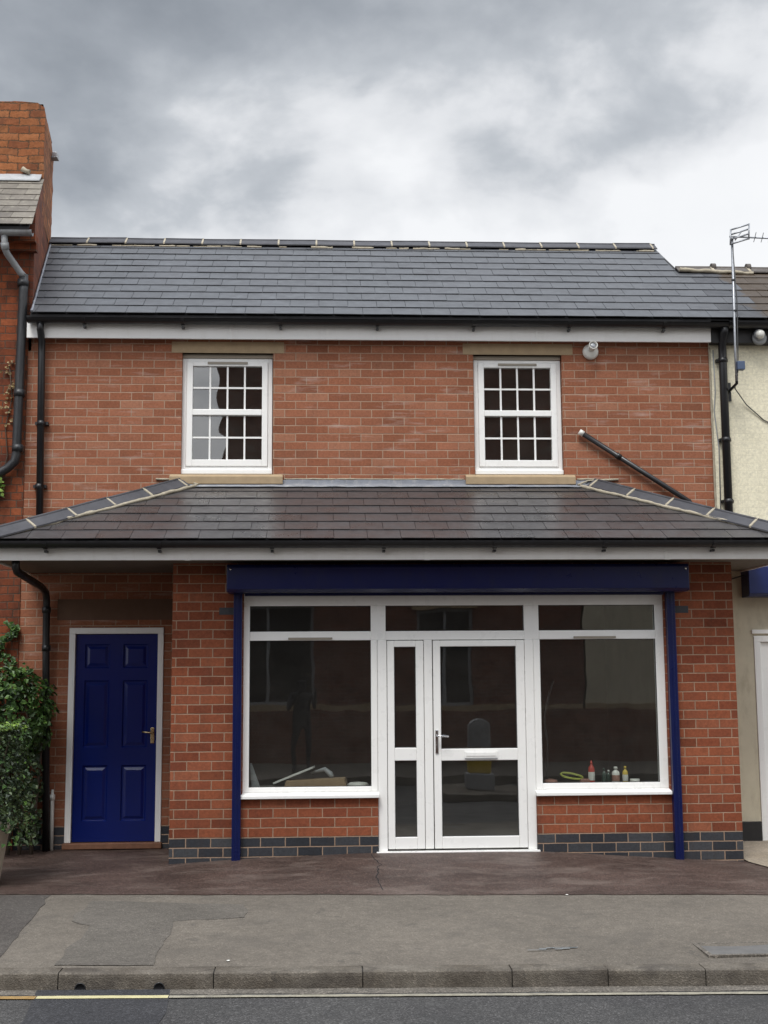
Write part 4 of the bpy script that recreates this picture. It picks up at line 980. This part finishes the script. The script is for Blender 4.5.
# aerial
A = thing('tv_aerial', 'grey television aerial on a thin pole fixed to the cream wall', 'aerial', (4.20, -.30, 4.5))
mb = MB(); mb.tube([(4.235, -.30, 4.55), (4.232, -.30, 4.85), (4.252, -.30, 6.10)], .0135, 12)
pole = mb.build('pole', 'alu', A, fixn=True)
mb = MB(); mb.tube([(4.24, .0, 4.50), (4.24, -.28, 4.53), (4.235, -.30, 4.62)], .016, 10); mb.box(4.215, 4.265, -.02, -.01, 4.40, 4.60)
for z in (5.62, 5.29): mb.tube([(4.245, -.30, z), (4.245, -.30, z + .018)], .019, 10)
mb.build('bracket', 'pipe_old', A, fixn=True)
ax = Vector((.94, -.18, -.10)).normalized(); org = Vector((4.245, -.30, 6.10))
mb = MB(); mb.tube([org - ax * .02, org + ax * 1.15], .009, 8)
sd_ = Vector((.18, .94, 0)).normalized(); upv = ax.cross(sd_); upv = upv if upv.z > 0 else -upv
for k in range(12):
    p = org + ax * (.24 + .075 * k); l = .075 - .002 * k
    mb.tube([p - sd_ * l + upv * .035, p, p + sd_ * l + upv * .035], .0035, 6); mb.tube([p - sd_ * l - upv * .02, p, p + sd_ * l - upv * .02], .0035, 6)
mb.build('boom', 'alu', A, fixn=True)
mb = MB()   # reflector grid, seen nearly flat-on
u_ = Vector((.95, -.1, .28)).normalized(); v_ = Vector((.10, .1, .98)).normalized()
o_ = org + Vector((-.02, -.02, -.09))
for k in range(4): mb.tube([o_ + v_ * (.055 * k), o_ + v_ * (.055 * k) + u_ * .20], .0085, 6)
for k in (0, 1): mb.tube([o_ + u_ * (.20 * k) - v_ * .008, o_ + u_ * (.20 * k) + v_ * .173], .0085, 6)
mb.tube([o_ + u_ * .05 + v_ * .03, o_ + u_ * .12 + v_ * .11], .007, 6)
mb.build('reflector', 'alu', A, fixn=True)
mb = MB(); mb.box(4.23, 4.31, -.36, -.29, 4.66, 4.75); jb = mb.build('junction_box', plain('blue_grey_plastic', (.06, .09, .16), .5), A, .006)
mb = MB(); mb.tube([(4.25, -.31, 6.0), (4.27, -.31, 5.4), (4.255, -.31, 4.8), (4.245, -.31, 4.64), (4.28, -.10, 4.52), (4.42, -.03, 4.36), (4.60, -.02, 4.20), (5.2, -.02, 3.9)], .006, 6); mb.build('cable', 'rubber', A, fixn=True)

# ------------------------------------------------------------------ plants
def leafmesh(mb, p, n, size, up=None):
    n = n.normalized(); a = n.orthogonal().normalized(); a = Matrix.Rotation(random.uniform(0, 6.28), 3, n) @ a; b = n.cross(a)
    s = size * random.uniform(.6, 1.25); f = n * s * .22
    mb.add([p - b * s * .5, p + a * s * .42 + f - b * s * .12, p + a * s * .26 + f + b * s * .25, p + b * s * .6, p - a * s * .26 + f + b * s * .25, p - a * s * .42 + f - b * s * .12],
           [(0, 1, 2, 3), (0, 3, 4, 5)])
def clump(name, mat, parent, n, fn, size):
    mb = MB()
    for _ in range(n):
        p, d = fn(); leafmesh(mb, Vector(p), Vector(d) + Vector((random.uniform(-.6, .6), random.uniform(-.6, .6), random.uniform(-.2, .8))), size)
    return mb.build(name, mat, parent)
# shrub against the wall
sh_ = thing('wall_shrub', 'dark leafy evergreen shrub against the wall left of the blue door', 'shrub', (-3.1, -.4, -.17))
def fn():
    while 1:
        x = random.uniform(-3.9, -2.58); y = random.uniform(-.75, -.04); z = random.uniform(.5, 1.66)
        c = Vector(((x + 3.15) / .50, (y + .35) / .42, (z - 1.2) / .47)); r_ = c.length + .30 * noise.noise(Vector((x, y, z)) * 5)
        if .62 < r_ < 1: return (x, y, z), c
clump('leaves', 'ivy', sh_, 3200, fn, .055)
def fn():
    while 1:
        x = random.uniform(-3.9, -2.76); y = random.uniform(-.5, -.03); z = random.uniform(-.02, 1.1)
        if noise.noise(Vector((x, y, z)) * 4) > -.12: return (x, y, z), Vector((.6, -1, .2))
clump('lower_leaves', 'shrub', sh_, 2600, fn, .05)
def fn():
    t_ = random.random(); x = -3.12 + .11 * math.sin(t_ * 9) - .1 * t_ + random.uniform(-.10, .10) * (1.2 - t_); z = 1.55 + .55 * t_
    return (x, random.uniform(-.10, -.03), z), Vector((.1, -1, .3))
clump('climbing_shoot', 'ivy', sh_, 130, fn, .06)
k = MB()
for i in range(7): x = -3.5 + .11 * i; k.tube([(x, -.25, -.17), (x + .03, -.2, .4), (x + random.uniform(-.1, .1), -.3, .95), (x + random.uniform(-.2, .2), -.35, 1.4)], [.02, .016, .012, .006], 7)
k.build('stem', 'bark', sh_, fixn=True)
# ivy threads on the old wall
iv = thing('wall_creeper', 'thin yellowing creeper clinging to the old brick beside the black downpipe', 'climbing plant', (-3.28, -.03, 3.5))
k = MB(); k.tube([(-3.31, -.03, 3.45), (-3.24, -.03, 3.8), (-3.27, -.03, 4.1), (-3.21, -.03, 4.4), (-3.25, -.03, 4.75)], .006, 6); k.build('stem', 'bark', iv, fixn=True)
def fn():
    t_ = random.random(); return (-3.25 + .04 * math.sin(t_ * 14) + random.uniform(-.05, .05), random.uniform(-.06, -.025), 4.1 + .7 * t_), Vector((.1, -1, .2))
clump('leaves', leafmat('dry_leaf', (.12, .07, .03), (.24, .17, .07), (.42, .33, .18)), iv, 46, fn, .035)
def fn():
    return (random.uniform(-3.4, -3.25), random.uniform(-.12, -.025), random.gauss(3.48, .06)), Vector((.1, -1, .2))
clump('fresh_leaves', 'lime', iv, 40, fn, .06)
# potted shrub
po = thing('potted_shrub', 'clipped shrub with lime green top in a pale stone pot at the left edge', 'potted plant', (-3.0, -1.9, zg(-3.0, -1.9)))
zp = zg(-3.0, -1.9)
MB().lathe([(.22, 0), (.235, .02), (.26, .20), (.30, .44), (.33, .46), (.33, .50), (.28, .50), (.27, .46)], (-2.96, -1.9, zp), 32).build('pot', 'pot', po)
MB().lathe([(.27, .455), (.1, .47)], (-2.96, -1.9, zp), 20).build('soil', 'bark', po)
def fn():
    while 1:
        x = random.uniform(-3.5, -2.52); y = random.uniform(-2.3, -1.5); z = random.uniform(zp + .46, 1.17)
        hw = .34 + .05 * noise.noise(Vector((x, y, z)) * 4) + .05 * min(1, (z - .3))
        dx, dy = x + 2.92, y + 1.9; r_ = max(abs(dx), abs(dy)) * .6 + math.hypot(dx, dy) * .4
        if hw * .72 < r_ < hw * 1.04 or (z > 1.07 and r_ < hw): return (x, y, z), Vector((dx, dy, .2 if z < 1.07 else 1.))
clump('foliage', 'shrub', po, 3800, fn, .032)
def fn():
    a = random.uniform(0, 6.28); r_ = .38 * math.sqrt(random.random()); x, y = -2.92 + r_ * math.cos(a), -1.9 + r_ * math.sin(a)
    return (x, y, 1.13 + .035 * noise.noise(Vector((x * 6, y * 6, 0))) + random.uniform(-.01, .035)), Vector((math.cos(a) * .5, math.sin(a) * .5 - .2, 1))
clump('lime_top', 'lime', po, 1500, fn, .034)
def fn():
    a = random.uniform(0, 6.28); z = random.uniform(.2, 1.2); r_ = .36 + abs(random.gauss(0, .05))
    return (-2.92 + r_ * math.cos(a), -1.9 + r_ * math.sin(a), z), Vector((math.cos(a), math.sin(a), .4))
clump('loose_leaves', 'ivy', po, 420, fn, .042)
k = MB()
for i in range(6):
    a = i * 1.05; k.tube([(-2.96, -1.9, zp + .45), (-2.92 + .12 * math.cos(a), -1.9 + .12 * math.sin(a), .6), (-2.92 + .25 * math.cos(a), -1.9 + .25 * math.sin(a), 1.05)], [.018, .012, .006], 7)
k.build('stem', 'bark', po, fixn=True)

# ------------------------------------------------------------------ across the street (seen in the glass)
OY = -16.2
struct(MB().box(-40, 40, -40, -11.6, -.5, -.20).build('far_pavement', 'pavement', None))
struct(MB().box(-40, 40, -11.75, -11.601, -.5, -.195).build('far_kerb', 'kerb', None)) if 0 else None
def opp(name, label, x0, x1, h, mat, wins, ridge, band_z=.9):
    t_ = thing(name, label, 'building', ((x0 + x1) / 2, OY, -.2))
    wall(x0, x1, -.3, h, wins, OY, OY - .25).build('wall', mat, t_, fixn=False)
    k_ = MB(); k_.box(x0, x1, OY - 6, OY - 5.8, -.3, h); k_.box(x0, x0 + .2, OY - 5.8, OY - .25, -.3, h); k_.box(x1 - .2, x1, OY - 5.8, OY - .25, -.3, h); k_.box(x0 + .3, x1 - .3, OY - 1.4, OY - 1.3, -.3, h); k_.build_each('rear_wall', mat, t_)
    k_ = MB(); k_.add([(x0, OY + .3, h - .05), (x1, OY + .3, h - .05), (x1, OY - 6.3, h - .05), (x0, OY - 6.3, h - .05), (x0, OY - 3, h + ridge), (x1, OY - 3, h + ridge)], [(0, 1, 5, 4), (2, 3, 4, 5), (0, 4, 3), (1, 2, 5), (0, 3, 2, 1)]); k_.build('roof', 'slate_old', t_, fixn=True)
    k_ = MB(); k_.box(x0, x1, OY + .002, OY + .06, band_z - .06, band_z + .06); k_.build('string_course', 'stone', t_)
    for w in wins:
        f = thing_part('window', t_, (0, 0, 0)); k_ = MB(); e = .07
        a, b, c, d = w
        k_.box(a, a + e, OY - .16, OY - .08, c, d); k_.box(b - e, b, OY - .16, OY - .08, c, d); k_.box(a + e, b - e, OY - .16, OY - .08, c, c + e); k_.box(a + e, b - e, OY - .16, OY - .08, d - e, d)
        k_.box((a + b) / 2 - .03, (a + b) / 2 + .03, OY - .16, OY - .08, c + e, d - e); k_.build('frame', 'pipe_grey', f)
        MB().box(a + e, b - e, OY - .13, OY - .124, c + e, d - e).build('pane', 'black', f)
        MB().box(a - .1, b + .1, OY + .003, OY + .1, d + .002, d + .2).build('lintel', 'stone', f)
M['oppbrick'] = brick('street_brick', [(.16, .065, .045), (.22, .085, .055), (.19, .075, .05)], (.22, .18, .15), c=.08, soot=.2)
opp('brick_villa', 'dark brick house across the road facing the shop', -2.5, 5.6, 9.6, 'oppbrick', [(-2.2, -.2, .95, 3.1), (2.0, 3.2, .95, 3.0), (-2.0, -.8, 4.6, 6.2), (2.2, 3.4, 4.6, 6.2)], 2.5)
opp('cream_villa', 'cream rendered house across the road right of the brick one', 5.65, 12.5, 7.6, 'render', [(9.0, 10.4, .95, 3.0)], 2.2)
opp('low_cottage', 'low slate-roofed cottage across the road left of the brick one', -12, -2.55, 4.6, 'oppbrick', [(-8.0, -6.5, .95, 2.6)], 2.3)
tag(MB().box(-14, 14, -15.62, -15.4, -.3, .86).build('garden_wall', 'oppbrick', None), 'long low dark brick garden wall across the road', 'wall')
# keep-left bollard on its refuge
bo = thing('traffic_bollard', 'white and yellow traffic bollard in the road, reflected in the shop door', 'bollard', (2.45, -9.3, -.33))
k = MB(); k.prism([(1.85, -10.1), (3.05, -10.1), (3.2, -9.3), (3.05, -8.5), (1.85, -8.5), (1.7, -9.3)], 'z', -.335, -.22); k.build('refuge_kerb', 'kerb', bo, fixn=True, bevel=.02)
k = MB(); k.box(2.22, 2.68, -9.45, -9.15, -.22, .02); k.build('base', 'pipe_grey', bo, .02)
k = MB(); k.box(2.27, 2.63, -9.42, -9.18, .02, .42); k.build('yellow_panel', 'yellow', bo, .02)
k = MB(); prof = [(2.27, .42), (2.63, .42), (2.63, .75)] + [(2.45 + .18 * math.cos(a), .75 + .14 * math.sin(a)) for a in frange(0, math.pi, 10)][1:-1] + [(2.27, .75)]; k.prism(prof, 'y', -9.42, -9.18); k.build('dome', 'alu' if 0 else 'pipe_grey', bo, .01, fixn=True)

# the photographer, seen faintly in the left window
def person():
    px, py, g0 = -.42, -13.15, -.2
    me = bpy.data.meshes.new('person'); V_ = []; E_ = []; Rr = []
    def v(x, y, z, r, par=None):
        V_.append((px + x, py + y, g0 + z)); Rr.append(r)
        if par is not None: E_.append((par, len(V_) - 1))
        return len(V_) - 1
    pel = v(0, 0, .95, .15); w_ = v(0, .0, 1.12, .135, pel); c_ = v(0, 0, 1.32, .16, w_); n_ = v(0, .01, 1.46, .065, c_); 
    h0 = v(0, .03, 1.55, .07, n_); h1 = v(0, .035, 1.64, .098, h0); h2 = v(0, .03, 1.71, .085, h1)
    for s_ in (-1, 1):
        hp = v(.10 * s_, 0, .88, .095, pel); kn = v(.12 * s_, .02, .50, .062, hp); an = v(.13 * s_, -.01, .10, .042, kn); v(.14 * s_, .14, .04, .04, an)
        s0 = v(.19 * s_, 0, 1.40, .06, c_); el = v(.23 * s_, .14, 1.14, .045, s0); wr = v(.14 * s_ + .12, .30, 1.50, .030, el)
        for f_ in range(4): a_ = v(.12 * s_ + .14 + .004 * f_, .335, 1.545 - .022 * f_, .009, wr); v(.07 * s_ + .16, .35, 1.55 - .022 * f_, .008, a_)
    me.from_pydata(V_, E_, []); o = bpy.data.objects.new('person', me); COL.objects.link(o)
    md = o.modifiers.new('skin', 'SKIN'); md.use_smooth_shade = True
    for i, r_ in enumerate(Rr): me.skin_vertices[0].data[i].radius = (r_, r_ * .85); me.skin_vertices[0].data[i].use_root = (i == 0)
    o.modifiers.new('sub', 'SUBSURF').levels = 2; o.modifiers['sub'].render_levels = 2
    me.materials.append(plain('dark_clothes', (.03, .03, .035), .9)); tag(o, 'person in dark clothes on the far pavement, reflected in the left window', 'person')
    ph = box('mobile_phone', 'black', None, -.10, .02, -12.80, -12.79, 1.34, 1.40, bevel=.002) if 0 else None
person()

# ------------------------------------------------------------------ sky, sun
SEED = 8.1
w = bpy.data.worlds.new('World'); S.world = w; w.use_nodes = True; nt = w.node_tree; nt.nodes.clear()
out = N(nt, 'ShaderNodeOutputWorld'); bg = N(nt, 'ShaderNodeBackground'); nt.links.new(bg.outputs[0], out.inputs[0])
SUN_EL, SUN_AZ = 58, 203
sky = N(nt, 'ShaderNodeTexSky', sky_type='NISHITA'); sky.sun_disc = False; sky.sun_elevation = R(SUN_EL); sky.sun_rotation = R(SUN_AZ)
tc = N(nt, 'ShaderNodeTexCoord'); sp = N(nt, 'ShaderNodeSeparateXYZ'); nt.links.new(tc.outputs['Generated'], sp.inputs[0])
X_, Y_, Z_ = sp.outputs
den = mth(nt, 'ADD', mth(nt, 'MAXIMUM', Z_, 0.), .42)
cx, cy = mth(nt, 'DIVIDE', X_, den), mth(nt, 'DIVIDE', Y_, den)
cv = N(nt, 'ShaderNodeCombineXYZ'); nt.links.new(cx, cv.inputs[0]); nt.links.new(cy, cv.inputs[1]); cv.inputs[2].default_value = SEED
warp = N(nt, 'ShaderNodeVectorMath', operation='ADD'); nt.links.new(cv.outputs[0], warp.inputs[0])
wcol = tex(nt, cv.outputs[0], 1.3, 4, .55, out=1); wsc = scaled(nt, wcol, (.20, .20, 0.)); nt.links.new(wsc, warp.inputs[1])
n1 = tex(nt, warp.outputs[0], 2.5, 8, .5); n2 = tex(nt, warp.outputs[0], 7.0, 6, .5)
nn = mth(nt, 'ADD', mth(nt, 'MULTIPLY', n1, .78), mth(nt, 'MULTIPLY', n2, .22))
# thicker cloud higher up, thin bright cloud near the skyline, a brighter patch up to the right
el = mth(nt, 'MULTIPLY', mth(nt, 'SUBTRACT', Z_, .425), -1.35)
rt = mth(nt, 'MULTIPLY', X_, .18)
q = mth(nt, 'ADD', nn, mth(nt, 'MINIMUM', mth(nt, 'MAXIMUM', el, -.15), .22)); q = mth(nt, 'ADD', q, rt)
cloud = ramp(nt, q, [(.30, (.13, .145, .165)), (.42, (.25, .268, .292)), (.49, (.37, .388, .41)), (.53, (.52, .53, .545)), (.59, (.63, .636, .645)), (.8, (.69, .692, .695))])
# the veiled sun behind the street opposite
dt = N(nt, 'ShaderNodeVectorMath', operation='DOT_PRODUCT'); nt.links.new(tc.outputs['Generated'], dt.inputs[0])
az = R(SUN_AZ); sd3 = Vector((math.sin(az) * math.cos(R(SUN_EL)), math.cos(az) * math.cos(R(SUN_EL)), math.sin(R(SUN_EL)))); dt.inputs[1].default_value = sd3
gl = mth(nt, 'POWER', mth(nt, 'MAXIMUM', dt.outputs['Value'], 0.), 3.); 
zb_ = mth(nt, 'MULTIPLY', mth(nt, 'SUBTRACT', Z_, .58), 3., clamp=True)
br = mth(nt, 'ADD', mth(nt, 'ADD', 1., mth(nt, 'MULTIPLY', zb_, 4.4)), mth(nt, 'MULTIPLY', gl, 2.4))
cb = N(nt, 'ShaderNodeVectorMath', operation='SCALE'); nt.links.new(cloud, cb.inputs[0]); nt.links.new(br, cb.inputs['Scale'])
sk = N(nt, 'ShaderNodeVectorMath', operation='SCALE'); nt.links.new(sky.outputs[0], sk.inputs[0]); sk.inputs['Scale'].default_value = .10
fin = mixc(nt, .94, sk.outputs[0], cb.outputs[0]); nt.links.new(fin, bg.inputs[0]); bg.inputs[1].default_value = 1.
sl_ = bpy.data.lights.new('sun', 'SUN'); sl_.energy = 1.7; sl_.angle = R(22); sl_.color = (1., .965, .91)
so = bpy.data.objects.new('sun', sl_); COL.objects.link(so); so.rotation_euler = (-sd3).to_track_quat('-Z', 'Y').to_euler()

# ------------------------------------------------------------------ camera
cam = bpy.data.cameras.new('camera'); co = bpy.data.objects.new('camera', cam); COL.objects.link(co)
rt_v = Vector((0.99873513, -0.0498299, -0.00671682)); up_v = Vector((1.01801305e-04, -.131582580, .991305207)); fw_v = Vector((.05028046, .99005202, .13141107))
mt = Matrix((rt_v, up_v, -fw_v)).transposed().to_4x4(); mt.translation = CAM; co.matrix_world = mt
cam.sensor_fit = 'VERTICAL'; cam.sensor_height = 36; cam.sensor_width = 27; cam.lens = 1250 / 1024 * 36; cam.clip_start = .05; cam.clip_end = 800
S.camera = co
S.render.engine = 'CYCLES'
S.view_settings.view_transform = 'Standard'; S.view_settings.look = 'None'; S.view_settings.exposure = 0.6; S.view_settings.gamma = 1
